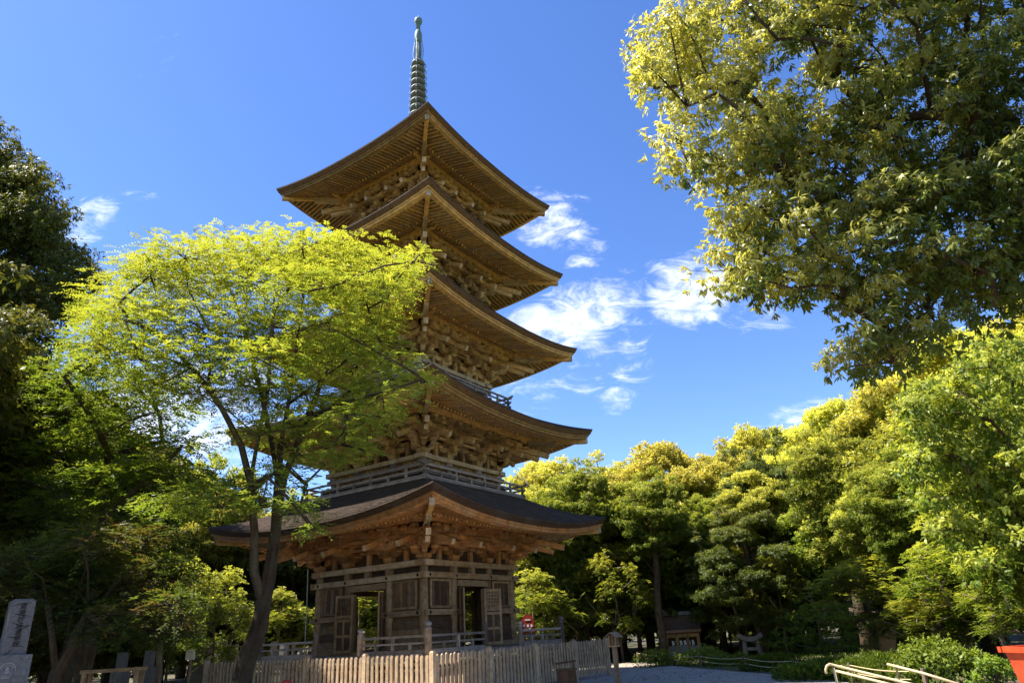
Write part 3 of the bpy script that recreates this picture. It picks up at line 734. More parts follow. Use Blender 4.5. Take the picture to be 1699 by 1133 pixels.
# ------------------------------------------------------------------ foliage
def leaf_mesh(name, pos, axis, up, L, Wd, tint, young, bend=0.0):
    """one mesh of single leaves: base, two shoulders, tip (and a bent middle when bend > 0)"""
    n_ = len(pos)
    axis = axis / (np.linalg.norm(axis, axis=1)[:, None] + 1e-9)
    side = np.cross(axis, up); side /= (np.linalg.norm(side, axis=1)[:, None] + 1e-9)
    nrm = np.cross(side, axis)
    L = L[:, None]; Wd = Wd[:, None]
    if bend > 0:
        k = 6
        V = np.stack([pos, pos + axis * L * .34 + side * Wd * .5 + nrm * L * .02, pos + axis * L * .34 - side * Wd * .5 + nrm * L * .02,
                      pos + axis * L * .70 + side * Wd * .42 - nrm * L * bend * .5, pos + axis * L * .70 - side * Wd * .42 - nrm * L * bend * .5,
                      pos + axis * L * .97 - nrm * L * bend * 1.3], 1).reshape(-1, 3)
        o = np.arange(n_)[:, None] * 6
        idx = np.concatenate([o + np.array([[0, 2, 1]]), o + np.array([[1, 2, 4, 3]]), o + np.array([[3, 4, 5]])], 1).ravel()
        tot = np.tile(np.array([3, 4, 3]), n_)
    else:
        k = 4
        V = np.stack([pos, pos + axis * L * .45 + side * Wd * .5 + nrm * L * .07, pos + axis * L - nrm * L * .04, pos + axis * L * .45 - side * Wd * .5 + nrm * L * .07], 1).reshape(-1, 3)
        idx = np.arange(n_ * 4); tot = np.full(n_, 4)
    me = bpy.data.meshes.new(name)
    me.vertices.add(len(V)); me.vertices.foreach_set('co', V.astype('f4').ravel())
    me.loops.add(len(idx)); me.loops.foreach_set('vertex_index', idx.astype('i4'))
    st = np.concatenate([[0], np.cumsum(tot)[:-1]])
    me.polygons.add(len(tot)); me.polygons.foreach_set('loop_start', st.astype('i4')); 
    try: me.polygons.foreach_set('loop_total', tot.astype('i4'))
    except Exception: pass
    for nm, a in (('tint', tint), ('young', young)):
        at = me.attributes.new(nm, 'FLOAT', 'POINT'); at.data.foreach_set('value', np.repeat(a, k).astype('f4'))
    me.update(); return me

def unit(v): return v / (np.linalg.norm(v, axis=-1, keepdims=True) + 1e-9)

def spray_leaves(pads, spm, style, L, Wd, k, yfun, shell=(.72, 1.05), up_bias=.35, spray_len=.3):
    """pads: rows (x, y, z, rx, ry, rz). Returns leaf arrays; each spray is a twig tip with k leaves."""
    pads = np.asarray(pads, float)
    area = (pads[:, 3] * pads[:, 4] + pads[:, 3] * pads[:, 5] + pads[:, 4] * pads[:, 5])
    cnt = np.maximum(4, (spm * area).astype(int)); pi = np.repeat(np.arange(len(pads)), cnt); m = len(pi)
    d = unit(rng.normal(size=(m, 3))); d[:, 2] = np.where(rng.random(m) < up_bias, np.abs(d[:, 2]), d[:, 2])
    if style == 'flat':
        d[:, 2] = d[:, 2]
        rad = rng.random(m) ** .45
    else:
        rad = shell[0] + (shell[1] - shell[0]) * rng.random(m) ** .7
    lump = 1 + .14 * np.sin(d @ np.array((5.1, 2.3, 3.7)) + pi * 1.7) + .10 * np.sin(d @ np.array((-3.3, 7.9, 4.1)) + pi * 2.9)
    p = pads[pi, :3] + d * pads[pi, 3:6] * (rad * lump)[:, None]
    ax = unit(d * np.array((1, 1, .8)) + rng.normal(size=(m, 3)) * .35 + np.array((0, 0, .25 if style != 'droop' else -.15)))
    yv = np.clip(yfun(p, d, rad, pi), 0, 1)
    tp = rng.random(len(pads))[pi]
    if style == 'flat':      # pinnate sprays lying nearly level
        ax[:, 2] *= .25; ax = unit(ax + rng.normal(size=(m, 3)) * (.15, .15, .10)); ax[:, 2] -= .10
        sl = spray_len * (.6 + .8 * rng.random(m))
        j = np.tile(np.arange(k), m); si = np.repeat(np.arange(m), k)
        f = (j // 2 + .5) / ((k + 1) // 2); sgn = np.where(j % 2 == 0, 1., -1.)
        sd = unit(np.cross(ax, np.array((0, 0, 1.))) + rng.normal(size=(m, 3)) * .22)
        pos = p[si] + ax[si] * (sl[si] * f)[:, None] - np.array((0, 0, 1.)) * (sl[si] * .28 * f ** 2)[:, None]
        la = unit(ax[si] * .6 + sd[si] * sgn[:, None] + rng.normal(size=(m * k, 3)) * .18)
        up = np.cross(sd[si], ax[si]) + rng.normal(size=(m * k, 3)) * .22
        up *= np.sign(up[:, 2:3] + 1e-6)
    elif style == 'needle':
        si = np.repeat(np.arange(m), k)
        pos = p[si] + rng.normal(size=(m * k, 3)) * .02
        la = unit(ax[si] * .8 + rng.normal(size=(m * k, 3)) * .55 + np.array((0, 0, .45)))
        up = rng.normal(size=(m * k, 3))
    else:
        si = np.repeat(np.arange(m), k)
        q = rng.random(m * k)
        pos = p[si] - ax[si] * (q * spray_len)[:, None] + rng.normal(size=(m * k, 3)) * spray_len * .10
        rad_ = unit(np.cross(ax[si], rng.normal(size=(m * k, 3))))
        if style == 'droop': la = unit(ax[si] * .45 + rad_ * .75 + np.array((0, 0, -.55)) + rng.normal(size=(m * k, 3)) * .15)
        else: la = unit(ax[si] * .55 + rad_ * .8 + np.array((0, 0, .05)) + rng.normal(size=(m * k, 3)) * .25)
        up = unit(ax[si] * .9 + np.array((0, 0, .5)) + rng.normal(size=(m * k, 3)) * .35)
    nn = len(pos); sz = .65 + .6 * rng.random(nn)
    tint = np.clip(.15 + .35 * tp[si] + .5 * rng.random(nn), 0, 1)
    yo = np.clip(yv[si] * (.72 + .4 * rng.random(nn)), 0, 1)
    return pos, la, up, L * sz, Wd * (.75 + .5 * rng.random(nn)) * (.8 + .2 * sz), tint, yo, p, ax

def grow(trunk, r0, pads, seed, caps=None, r_min=.018, step=.9, sag=.0, lift=.25, k0=10, twigs=None, bark_wob=.05, twig_r=.008, start=0.35):
    """trunk polylines with limbs that reach every pad, sized by what they carry. Returns a Buf."""
    rs = np.random.default_rng(seed); b = Buf()
    nodes = []; par = []; load = []
    trunks = trunk if isinstance(trunk[0][0], (list, tuple, np.ndarray)) else [trunk]
    tr_nodes = []
    for tl in trunks:
        tl = np.asarray(tl, float); prev = -1
        if len(nodes): prev = int(np.argmin(np.linalg.norm(np.array(nodes) - tl[0], axis=1)))
        pts = [tl[0]]
        for a, c in zip(tl[:-1], tl[1:]):
            m = max(1, int(np.linalg.norm(c - a) / .5))
            for i in range(1, m + 1): pts.append(a + (c - a) * i / m + rs.normal(size=3) * .012)
        ids = []
        for i, q in enumerate(pts):
            if i == 0 and prev >= 0: ids.append(prev); continue
            nodes.append(q); par.append(prev); load.append(0.0); prev = len(nodes) - 1; ids.append(prev)
        tr_nodes.append(ids)
    base = np.array(nodes[0]); first = np.array(nodes)
    ntr = len(nodes)
    zmin = base[2] + start * (max(q[2] for q in nodes) - base[2])
    order = np.argsort([np.min(np.linalg.norm(first - p[:3], axis=1)) for p in pads])
    tips = []
    for oi in order:
        p = np.asarray(pads[oi][:3], float)
        A = np.array(nodes); d = np.linalg.norm(A - p, axis=1)
        cost = d * (1 + .55 * np.clip((A[:, 2] - p[2]) / (d + .01), -.2, 1)) + np.where((A[:, 2] < zmin), 50, 0) + .04 * np.linalg.norm(A - base, axis=1)
        j = int(np.argmin(cost)); a = A[j]
        m = max(1, int(round(d[j] / step))); prev = j
        for i in range(1, m + 1):
            f = i / m
            q = a + (p - a) * f + np.array((0, 0, (lift * math.sin(f * math.pi * .9) - sag * f * f) * d[j] * .35)) + rs.normal(size=3) * .05 * step * (i < m)
            nodes.append(q); par.append(prev); load.append(0.0); prev = len(nodes) - 1
        tips.append(prev); load[prev] += 1
    ch = [0] * len(nodes)
    for i in range(len(nodes) - 1, -1, -1):
        if par[i] >= 0: load[par[i]] += load[i]
    tot = max(load[0], 1)
    rad = np.array([max(r_min, r0 * (l / tot) ** .5 * .98) for l in load])
    for ti_, ids in enumerate(tr_nodes):   # some stems stay slender
        if caps and ti_ < len(caps) and caps[ti_]:
            for q, i in enumerate(ids[1:] if ti_ else ids): rad[i] = min(rad[i], caps[ti_][0] + (caps[ti_][1] - caps[ti_][0]) * q / max(1, len(ids) - 1))
    kids = {}
    for i, p in enumerate(par):
        if p >= 0: kids.setdefault(p, []).append(i)
    # emit chains
    stack = [(0, None)]
    while stack:
        i, pr = stack.pop()
        chain = [i] if pr is None else [pr, i]
        cur = i
        while cur in kids:
            ks = sorted(kids[cur], key=lambda t: -load[t]); 
            for o in ks[1:]: stack.append((o, cur))
            cur = ks[0]; chain.append(cur)
        if len(chain) < 2: continue
        pts = np.array([nodes[c] for c in chain]); rr = np.array([rad[c] for c in chain])
        if pr is not None: rr[0] = min(rr[0], rr[1] * 1.25)
        rr = np.minimum.accumulate(rr)
        kk = 18 if rr[0] > .12 else (7 if rr[0] > .05 else 5)
        b.tube(pts, rr, kk, wob=bark_wob if rr[0] > .08 else 0)
    # root flare
    if twigs is not None:
        ptsA, nodesA = twigs, np.array([nodes[t_] for t_ in tips])
        for q in ptsA:
            a = nodesA[int(np.argmin(np.linalg.norm(nodesA - q, axis=1)))]
            mid = (a + q) / 2 + rs.normal(size=3) * .05; b.tube([a, mid, q], [twig_r * 1.5, twig_r * 1.1, twig_r * .6], 3, cap=False)
    return b

def wpads(rows, Y, spread, rz_=None, rep=1, jit=.3, seed=1, flat=None, drep=None):
    """pads given as photo pixels (x, y, half width, half height) at distance Y, repeated in depth"""
    rs = np.random.default_rng(seed); out = []
    for (x, y, hw, hh) in rows:
        for q in range(rep):
            Yq = Y + rs.uniform(-spread, spread)
            c = P(x + rs.uniform(-jit, jit) * hw, y + rs.uniform(-jit, jit) * hh, Yq)
            k = np.linalg.norm(c - (0, 0, EYE)) / F * .93
            rx = hw * k; rz2 = hh * k
            out.append((*c, rx, max(rx * .8, .3), rz2))
    return out
def polypads(poly, Yf, n_, r_, seed=1, dmin=.7):
    """pads scattered inside a photo-pixel polygon, at distances Yf(x, y, u)"""
    rs = np.random.default_rng(seed); poly = np.asarray(poly, float); lo, hi = poly.min(0), poly.max(0); out = []; tries = 0
    while len(out) < n_ and tries < n_ * 60:
        tries += 1
        x, y = rs.uniform(lo, hi); ins = False
        for (x0, y0), (x1, y1) in zip(poly, np.roll(poly, -1, 0)):
            if (y0 > y) != (y1 > y) and x < (x1 - x0) * (y - y0) / (y1 - y0) + x0: ins = not ins
        if not ins: continue
        c = P(x, y, Yf(x, y, rs.random())); r1 = rs.uniform(*r_)
        if out and tries < n_ * 30 and min(np.linalg.norm(np.array(o[:3]) - c) / (o[3] + r1) for o in out) < dmin * .8: continue
        out.append((*c, r1, r1, r1 * .75))
    return out
def make_tree(name, label, cat, trunk, r0, pads, leafmat, spm, style, L, Wd, k, yfun, bark='bark', group=None, seed=1, bend=0, twig_share=.0, origin=None, grow_kw={}, **kw):
    o0 = np.asarray(origin if origin is not None else (trunk[0] if not isinstance(trunk[0][0], (list, tuple, np.ndarray)) else trunk[0][0]), float).copy(); 
    pos, la, up, Ls, Ws, ti, yo, sp, sax = spray_leaves(pads, spm, style, L, Wd, k, yfun, **kw)
    tw = None
    if twig_share > 0: tw = sp[rng.random(len(sp)) < twig_share]
    b = grow(trunk, r0, pads, seed, twigs=tw, **grow_kw)
    t_ = thing(name, label, cat, o0, 0, group)
    for i in range(len(b.V)): b.V[i] = b.V[i] - o0
    b.build('trunk', bark, t_, smooth=True)
    me = leaf_mesh('crown', pos - o0, la, up, Ls, Ws, ti, yo, bend); link('crown', me, leafmat, t_)
    return t_

# --- 1. the young tree with lime green leaves in front of the pagoda
YN = 17.0
rows = [(330,432,85,24),(400,422,90,22),(480,420,95,22),(560,426,85,23),(640,445,55,22),(680,440,28,16),
        (240,455,62,26),(200,500,62,28),(165,530,36,22),(285,480,95,32),(380,470,100,32),(480,480,100,32),(580,480,85,30),(640,490,55,30),
        (230,540,80,30),(330,540,100,32),(440,545,100,32),(545,545,90,32),(620,545,55,28),
        (175,575,50,26),(250,595,90,28),(350,600,95,28),(460,605,95,28),(560,600,70,26),(640,632,70,18),(700,636,34,12),
        (530,655,85,22),(600,655,70,20),(640,690,42,20),(440,655,90,24),(340,650,80,22),(250,640,60,24),
        (590,570,70,26),(655,600,45,20),(560,690,70,20),(620,665,60,18),(500,760,50,16),(705,628,24,10),(660,460,40,20),(690,425,22,12),(500,705,75,22),(560,735,50,18),(420,720,55,18),(585,760,28,12),
        (500,850,28,14),(520,880,20,12)]
pads = wpads(rows, YN, 2.6, rep=3, jit=.3, seed=5)
pads += wpads([(330,828,80,18),(400,820,60,16),(440,838,50,18),(300,850,45,16),(270,835,40,15),(370,842,60,15),(480,832,40,14),(500,850,28,14),(525,880,22,12),(350,812,60,14),(470,775,40,14),(545,770,45,14),(600,752,36,13),(575,715,50,15),(505,805,26,12),(440,790,40,14)], 15.4, 1.3, rep=2, jit=.3, seed=55)
q0 = P(402, 1133, YN); q0 = np.array((q0[0] - .12, q0[1], 0.0))
trunk = [[q0, P(403, 1120, YN), P(428, 1040, YN), P(446, 960, YN), P(456, 880, YN), P(462, 800, YN), P(466, 740, YN)],
         [P(428, 1000, YN), P(421, 950, YN - .2), P(424, 880, YN - .3), P(416, 800, YN - .3), P(400, 740, YN - .5), P(370, 680, YN - .8), P(320, 610, YN - 1.0), P(270, 560, YN - 1.2)],
         [P(457, 860, YN), P(472, 790, YN + .3), P(500, 720, YN + .6), P(530, 640, YN + .9), P(560, 570, YN + 1.1), P(600, 510, YN + 1.2)],
         [P(462, 800, YN), P(450, 730, YN + .3), P(430, 640, YN + .7), P(410, 560, YN + 1.0), P(385, 490, YN + 1.0)],
         [P(466, 740, YN), P(478, 670, YN), P(490, 590, YN - .3), P(500, 510, YN - .5), P(510, 450, YN - .5)],
         [P(416, 800, YN - .3), P(430, 720, YN - .6), P(445, 640, YN - 1.0), P(450, 560, YN - 1.3), P(455, 480, YN - 1.4)],
         [P(466, 740, YN), P(520, 690, YN - .8), P(580, 665, YN - 1.2), P(640, 650, YN - 1.4)]]
zc = np.mean([p[2] for p in pads])
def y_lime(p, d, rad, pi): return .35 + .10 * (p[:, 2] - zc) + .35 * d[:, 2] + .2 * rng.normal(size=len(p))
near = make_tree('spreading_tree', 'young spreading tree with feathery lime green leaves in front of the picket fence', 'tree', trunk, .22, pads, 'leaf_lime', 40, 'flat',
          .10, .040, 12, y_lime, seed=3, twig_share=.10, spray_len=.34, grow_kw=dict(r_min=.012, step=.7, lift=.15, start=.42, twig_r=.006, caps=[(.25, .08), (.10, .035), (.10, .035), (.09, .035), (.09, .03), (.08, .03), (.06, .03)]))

# --- 2. the big broadleaf tree overhanging from the right
poly = [(1150,-60),(1128,30),(1072,75),(1062,125),(1100,190),(1118,270),(1200,300),(1190,385),(1182,425),(1215,478),(1310,492),(1385,555),(1405,630),(1450,635),(1520,580),(1610,545),(1720,470),(1900,300),(1900,-160),(1300,-160)]
def Yo(x, y, u): return 11.2 + 2.6 * (u - .5) - .0015 * (x - 1300) + .0012 * (y - 300)
pads = polypads(poly, Yo, 360, (.42, .74), seed=4, dmin=.5)
bx = P(1850, 560, 11.5)
trunk = [np.array((bx[0], 11.5, 0)), np.array((bx[0] - .1, 11.5, 3)), bx, P(1790, 430, 11.4), P(1700, 330, 11.3), P(1640, 220, 11.2), P(1600, 90, 11.2)]
xe = P(1250, 250, 11.2)[0]
def y_over_sun(p, d, rad, pi): return .42 - .30 * (p[:, 0] - xe + .4) * .5 + .08 * (p[:, 2] - 8.0) + .55 * d[:, 2] - .4 * d[:, 0] + .2 * np.sin(pi * 12.9) + .12 * rng.normal(size=len(p))  # yellow also leans left, painting the sunlit side into the leaf colour
over = make_tree('overhanging_tree', 'large broadleaf tree overhanging the court from the upper right, yellow new leaves and painted sun side', 'tree', trunk, .30, pads, 'leaf_over', 62, 'droop',
          .135, .036, 10, y_over_sun, seed=8, bend=.16, twig_share=.06, shell=(.5, 1.06), spray_len=.12, grow_kw=dict(r_min=.016, step=.6, lift=.2, start=.35, twig_r=.006))

# --- 3. evergreens at the left edge
def y_dark(p, d, rad, pi): return -.25 + .75 * d[:, 2] + .25 * rng.normal(size=len(p))
poly = [(-120,150),(0,232),(40,270),(78,330),(100,395),(172,455),(150,515),(60,530),(-10,500),(-160,560)]
pads = polypads(poly, lambda x, y, u: 27 + 5 * (u - .5), 150, (.7, 1.3), seed=6, dmin=.45)
bx = P(-150, 700, 27)
trunk = [np.array((bx[0], 27, 0)), np.array((bx[0], 27, 5)), bx, P(-110, 500, 27), P(-70, 380, 27), P(-30, 320, 27)]
make_tree('evergreen_tree', 'tall dark evergreen at the left edge of the view reaching highest into the sky', 'tree', trunk, .3, pads, 'leaf_dark', 60, 'droop',
          .18, .06, 8, y_dark, seed=9, bend=.1, twig_share=.04, shell=(.35, 1.08), spray_len=.2, grow_kw=dict(r_min=.02, step=.8, start=.4))
poly = [(-80,540),(10,520),(60,540),(85,590),(120,640),(95,700),(110,780),(70,880),(-100,900)]
pads = polypads(poly, lambda x, y, u: 22.5 + 3.0 * (u - .5), 100, (.6, 1.1), seed=7, dmin=.55)
bx = P(-60, 1000, 22.5)
trunk = [np.array((bx[0], 22.5, 0)), bx, P(-40, 850, 22.5), P(-20, 720, 22.5), P(10, 620, 22.5)]
make_tree('evergreen_tree', 'lower dark brownish evergreen at the left edge above the memorial stone', 'tree', trunk, .26, pads, 'leaf_dark', 50, 'droop',
          .16, .055, 8, y_dark, seed=10, bend=.1, twig_share=.04, shell=(.35, 1.08), spray_len=.2, grow_kw=dict(r_min=.02, step=.8, start=.3))

# --- 4. maples at the left
def y_maple(p, d, rad, pi): return .15 + .5 * d[:, 2] + .3 * rng.normal(size=len(p))
rows = [(180,575,60,22),(120,620,60,24),(215,640,70,22),(140,680,70,24),(250,690,65,20),(60,660,50,24),(190,730,80,24),(100,745,70,24),(285,740,60,20),
        (40,800,60,24),(150,800,80,26),(250,790,75,22),(310,795,45,18),(90,850,70,24),(210,850,85,24),(290,830,50,20),(20,880,50,24),(150,890,60,20)]
pads = wpads(rows, 20.5, 2.2, rep=2, jit=.3, seed=11)
b0 = P(150, 1050, 20.5)
trunk = [[np.array((b0[0], 20.5, 0)), np.array((b0[0], 20.5, 2.0)), P(150, 930, 20.5), P(165, 850, 20.5), P(180, 760, 20.5)], [P(150, 930, 20.5), P(110, 850, 20.3), P(90, 760, 20.2)]]
make_tree('maple_tree', 'green maple with level leafy layers between the lime green tree and the left evergreens', 'tree', trunk, .22, pads, 'leaf_maple', 52, 'flat',
          .13, .055, 10, y_maple, seed=12, twig_share=.05, spray_len=.34, grow_kw=dict(r_min=.016, step=.8, start=.4))
rows = [(60,930,70,26),(140,900,70,26),(220,900,70,26),(40,985,50,24),(120,960,70,24),(200,960,80,26),(265,950,50,26),(280,1000,40,30),(230,1010,60,26),(150,1010,60,22),(90,1030,50,20),(300,1035,30,16),(250,1050,45,16),(190,1050,45,14)]
pads = wpads(rows, 15.0, 1.6, rep=3, jit=.35, seed=13)
b0 = P(95, 1133, 15)
trunk = [[np.array((b0[0], 15, 0)), P(92, 1120, 15), P(112, 1050, 15), P(128, 980, 15), P(150, 920, 15)], [P(92, 1120, 15), P(88, 1050, 14.8), P(70, 960, 14.7)], [P(100, 1090, 15), P(135, 1040, 15.2), P(200, 960, 15.2)]]
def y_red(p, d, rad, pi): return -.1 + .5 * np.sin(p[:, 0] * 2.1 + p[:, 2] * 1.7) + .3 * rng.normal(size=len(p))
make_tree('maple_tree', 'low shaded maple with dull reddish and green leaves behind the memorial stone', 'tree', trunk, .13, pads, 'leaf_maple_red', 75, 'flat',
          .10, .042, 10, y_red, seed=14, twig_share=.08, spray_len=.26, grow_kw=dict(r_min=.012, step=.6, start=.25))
rows = [(285,960,26,20),(292,1000,26,22),(300,1030,26,18),(275,930,24,18),(310,1050,20,10)]
pads = wpads(rows, 16.2, 1.0, rep=4, jit=.4, seed=15)
b0 = P(262, 1120, 16.2)
make_tree('maple_sapling', 'bright green drooping maple sapling at the edge of the shaded red maple', 'tree', [np.array((b0[0], 16.2, 0)), P(262, 1120, 16.2), P(265, 1050, 16.2), P(272, 980, 16.2)], .07, pads, 'leaf_maple', 60, 'flat',
          .09, .036, 10, y_maple, seed=16, twig_share=.1, spray_len=.24, grow_kw=dict(r_min=.01, step=.5, start=.3))

# --- 5. the wood: a few grown kinds, copied
def lobed_pads(seed, Rx, Rz, zc, n1=13, n2=9, low=-.55):
    rs = np.random.default_rng(seed); out = []
    i = np.arange(n1) + .5; ph = np.arccos(1 - (1 - low) * i / n1); th = math.pi * (1 + 5 ** .5) * i + rs.random() * 6
    for a, t_ in zip(ph, th):
        d = np.array((math.cos(t_) * math.sin(a), math.sin(t_) * math.sin(a), math.cos(a))) + rs.normal(size=3) * .12
        c = np.array((0, 0, zc)) + d * (Rx * .66, Rx * .66, Rz * .66); r1 = Rx * rs.uniform(.24, .38)
        for q in range(n2):
            e = unit(rs.normal(size=3)); e[2] = abs(e[2]) * .9 - .15; e = unit(e + d * .5)
            r2 = r1 * rs.uniform(.42, .62)
            out.append((*(c + e * r1 * (1, 1, .8) * .8), r2, r2, r2 * .72))
    for q in range(int(n1 * 5)):      # loose sprays between the lobes break the outline
        e = unit(rs.normal(size=3)); e[2] = max(e[2], low); f = rs.uniform(.62, 1.09); r2 = Rx * rs.uniform(.08, .16)
        out.append((*(np.array((0, 0, zc)) + e * (Rx, Rx, Rz) * f), r2, r2, r2 * .6))
    return out
def forest_kind(name, cat, leafmat, style, seed, H, Rx, Rz, r0, L, Wd, k, spm, yb, low=-.55, n1=13, n2=9, lean=.3, bark='bark', **kw):
    pads = lobed_pads(seed, Rx, Rz, H - Rz, n1, n2, low)
    zc_ = H - Rz
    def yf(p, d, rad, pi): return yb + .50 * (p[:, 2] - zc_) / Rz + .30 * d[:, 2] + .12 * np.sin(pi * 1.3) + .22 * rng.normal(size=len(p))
    rs = random.Random(seed)
    tr = [(0, 0, 0), (.05, 0, H * .15), (lean * .5, lean * .2, H * .35), (lean, -lean * .3, H * .55), (lean * .6, 0, H * .72)]
    tr = [np.array(t_, float) for t_ in tr]
    pos, la, up, Ls, Ws, ti, yo, sp, sax = spray_leaves(pads, spm, style, L, Wd, k, yf, **kw)
    b = grow(tr, r0, pads, seed, r_min=.03, step=1.3, start=.3, lift=.1)
    tm = b.mesh('trunk', True); tm.materials.append(MAT[bark]); cm = leaf_mesh('crown', pos, la, up, Ls, Ws, ti, yo); cm.materials.append(MAT[leafmat])
    return dict(name=name, cat=cat, H=H, R=Rx, trunk=tm, crown=cm)
K = {
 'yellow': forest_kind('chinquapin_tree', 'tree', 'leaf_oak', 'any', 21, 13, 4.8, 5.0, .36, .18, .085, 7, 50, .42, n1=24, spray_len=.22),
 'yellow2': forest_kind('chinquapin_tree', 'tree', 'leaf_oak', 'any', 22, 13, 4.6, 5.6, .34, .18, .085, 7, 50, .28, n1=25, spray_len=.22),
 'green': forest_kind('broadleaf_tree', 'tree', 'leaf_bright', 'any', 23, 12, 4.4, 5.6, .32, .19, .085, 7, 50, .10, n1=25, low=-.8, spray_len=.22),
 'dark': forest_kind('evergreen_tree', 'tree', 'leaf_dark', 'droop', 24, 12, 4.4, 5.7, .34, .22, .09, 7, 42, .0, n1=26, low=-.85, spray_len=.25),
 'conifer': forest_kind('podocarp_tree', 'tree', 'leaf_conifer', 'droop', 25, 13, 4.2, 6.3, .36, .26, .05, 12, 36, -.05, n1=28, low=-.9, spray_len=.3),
 'under': forest_kind('understorey_tree', 'tree', 'leaf_bright', 'flat', 26, 6, 2.9, 2.4, .12, .19, .08, 10, 26, .05, n1=12, n2=7, low=-.9, bark='bark_pale', spray_len=.4),
}
TREES = []
def plant(kind, px, ytop, Y, wpx, label, group='trees of the wood round the court', rz=None, sq=1.0):
    k = K[kind]; top = P(px, ytop, Y); s_ = top[2] / k['H']
    wm = 1.2 * wpx * np.linalg.norm(top - (0, 0, EYE)) / F * .93
    sx = wm / k['R']
    t_ = thing(k['name'], label, k['cat'], (top[0], top[1], 0), random.uniform(0, 6.28) if rz is None else rz, group)
    t_.scale = (sx * random.uniform(.95, 1.05), sx * random.uniform(.95, 1.05), s_)
    link('trunk', k['trunk'], None, t_); link('crown', k['crown'], None, t_)
    TREES.append(t_); return t_
# right side, back row (the sky line from the pagoda to the overhanging tree)
for kd, px, yt, Y, wpx, lab in [
  ('yellow', 905, 772, 52, 95, 'yellow flowering chinquapin just right of the lowest pagoda roof tip'),
  ('yellow2', 1000, 762, 55, 95, 'rounded yellow chinquapin, second along the skyline right of the pagoda'),
  ('yellow', 1095, 748, 50, 100, 'bright golden chinquapin on the skyline above the small shrine'),
  ('yellow2', 1180, 742, 54, 80, 'golden chinquapin between the shrine and the dark podocarp on the skyline'),
  ('conifer', 1262, 730, 43, 85, 'dark olive podocarp with hanging foliage interrupting the golden skyline'),
  ('yellow', 1335, 702, 50, 85, 'golden chinquapin rising directly right of the dark podocarp'),
  ('yellow2', 1415, 660, 44, 100, 'tall golden chinquapin under the low tip of the overhanging tree'),
  ('yellow', 1500, 612, 40, 105, 'tall yellow chinquapin behind the overhanging boughs at right'),
  ('yellow2', 1600, 545, 36, 125, 'tallest yellow chinquapin of the right hand wood, near the picture edge'),
  ('yellow', 1720, 500, 34, 140, 'yellow chinquapin cut by the right edge of the view'),
  ('yellow', 1255, 715, 56, 90, 'golden chinquapin top showing just behind the dark podocarp'),
  ('green', 940, 850, 50, 80, 'green tree closing the gap under the golden skyline beside the lowest roof tip'),
  ('green', 1090, 870, 53, 80, 'green tree deep behind the small shrine'),
  ('green', 1200, 850, 50, 80, 'green tree deep in the wood above the stone gate'),
  ('yellow2', 1340, 770, 46, 80, 'yellow green tree below the golden skyline right of the podocarp'),
  ('green', 1440, 850, 38, 80, 'green tree filling the wood behind the tall bare trunk'),
  ('green', 1580, 790, 33, 90, 'green tree filling the wood behind the bright sunlit broadleaf'),
  # middle row
  ('green', 900, 868, 44, 75, 'green broadleaf tree behind the red pointed board'),
  ('green', 985, 850, 46, 85, 'green broadleaf tree over the thick pale trunk near the fence end'),
  ('green', 1050, 820, 47, 85, 'shady broadleaf tree left of the small shrine'),
  ('green', 1140, 800, 50, 90, 'mid green tree whose boughs hang over the shrine roof'),
  ('conifer', 1225, 838, 39, 80, 'dark drooping podocarp behind the small stone gate'),
  ('green', 1300, 800, 42, 85, 'green tree behind the cloud pruned pine'),
  ('green', 1370, 790, 38, 90, 'green broadleaf tree right of the dark podocarp'),
  ('yellow2', 1450, 745, 34, 100, 'yellow green tree above the tall bare trunk at right'),
  ('green', 1530, 700, 30, 110, 'green tree over the earthen storehouse'),
  ('green', 1640, 640, 27, 130, 'broad green tree at the right edge below the overhanging boughs'),
  ]:
    plant(kd, px, yt, Y, wpx, lab)
# low trees in front of the wood
for kd, px, yt, Y, wpx, lab in [
  ('under', 885, 955, 40, 55, 'low bright understorey tree right of the pagoda wall'),
  ('under', 1010, 940, 44, 60, 'low understorey tree behind the lamp post'),
  ('under', 1060, 945, 48, 40, 'low understorey tree left of the shrine'),
  ('under', 1195, 955, 46, 32, 'low understorey tree between shrine and stone gate'),
  ('under', 1015, 915, 41, 46, 'small leafy tree just behind the lamp post, catching light'),
  ('under', 1200, 900, 41, 46, 'small leafy tree above the stone gate, catching light'),
  ('under', 1275, 915, 38, 42, 'small leafy tree between stone gate and cloud pruned pine'),
  ('under', 945, 925, 42, 44, 'small leafy tree beside the thick trunk behind the fence end'),
  ('dark', 1150, 930, 60, 90, 'dark low evergreen behind the shrine'),
  ('dark', 1000, 930, 60, 100, 'dark low evergreen deep in the wood behind the lamp post'),
  ('dark', 890, 935, 62, 90, 'dark low evergreen deep in the wood beside the pagoda wall'),
  ('green', 1290, 930, 50, 90, 'low green tree deep in the wood behind the stone gate'),
  ('green', 1400, 905, 42, 90, 'low green tree behind the tall bare trunk'),
  ('under', 1420, 930, 30, 70, 'low spreading bush tree right of the cloud pruned pine'),
  ('green', 1520, 880, 34, 90, 'low green tree behind the earthen storehouse'),
  ('under', 1600, 860, 24, 85, 'bright low tree above the vermilion bin'),
  ('green', 1660, 860, 28, 110, 'low green tree at the right edge behind the vermilion bin'),
  ('under', 1690, 930, 20, 70, 'bright leafy low tree cut by the right edge above the vermilion bin'),
  ('under', 1540, 985, 26, 60, 'yellow green bush tree in front of the earthen storehouse'),
  ]:
    plant(kd, px, yt, Y, wpx, lab)
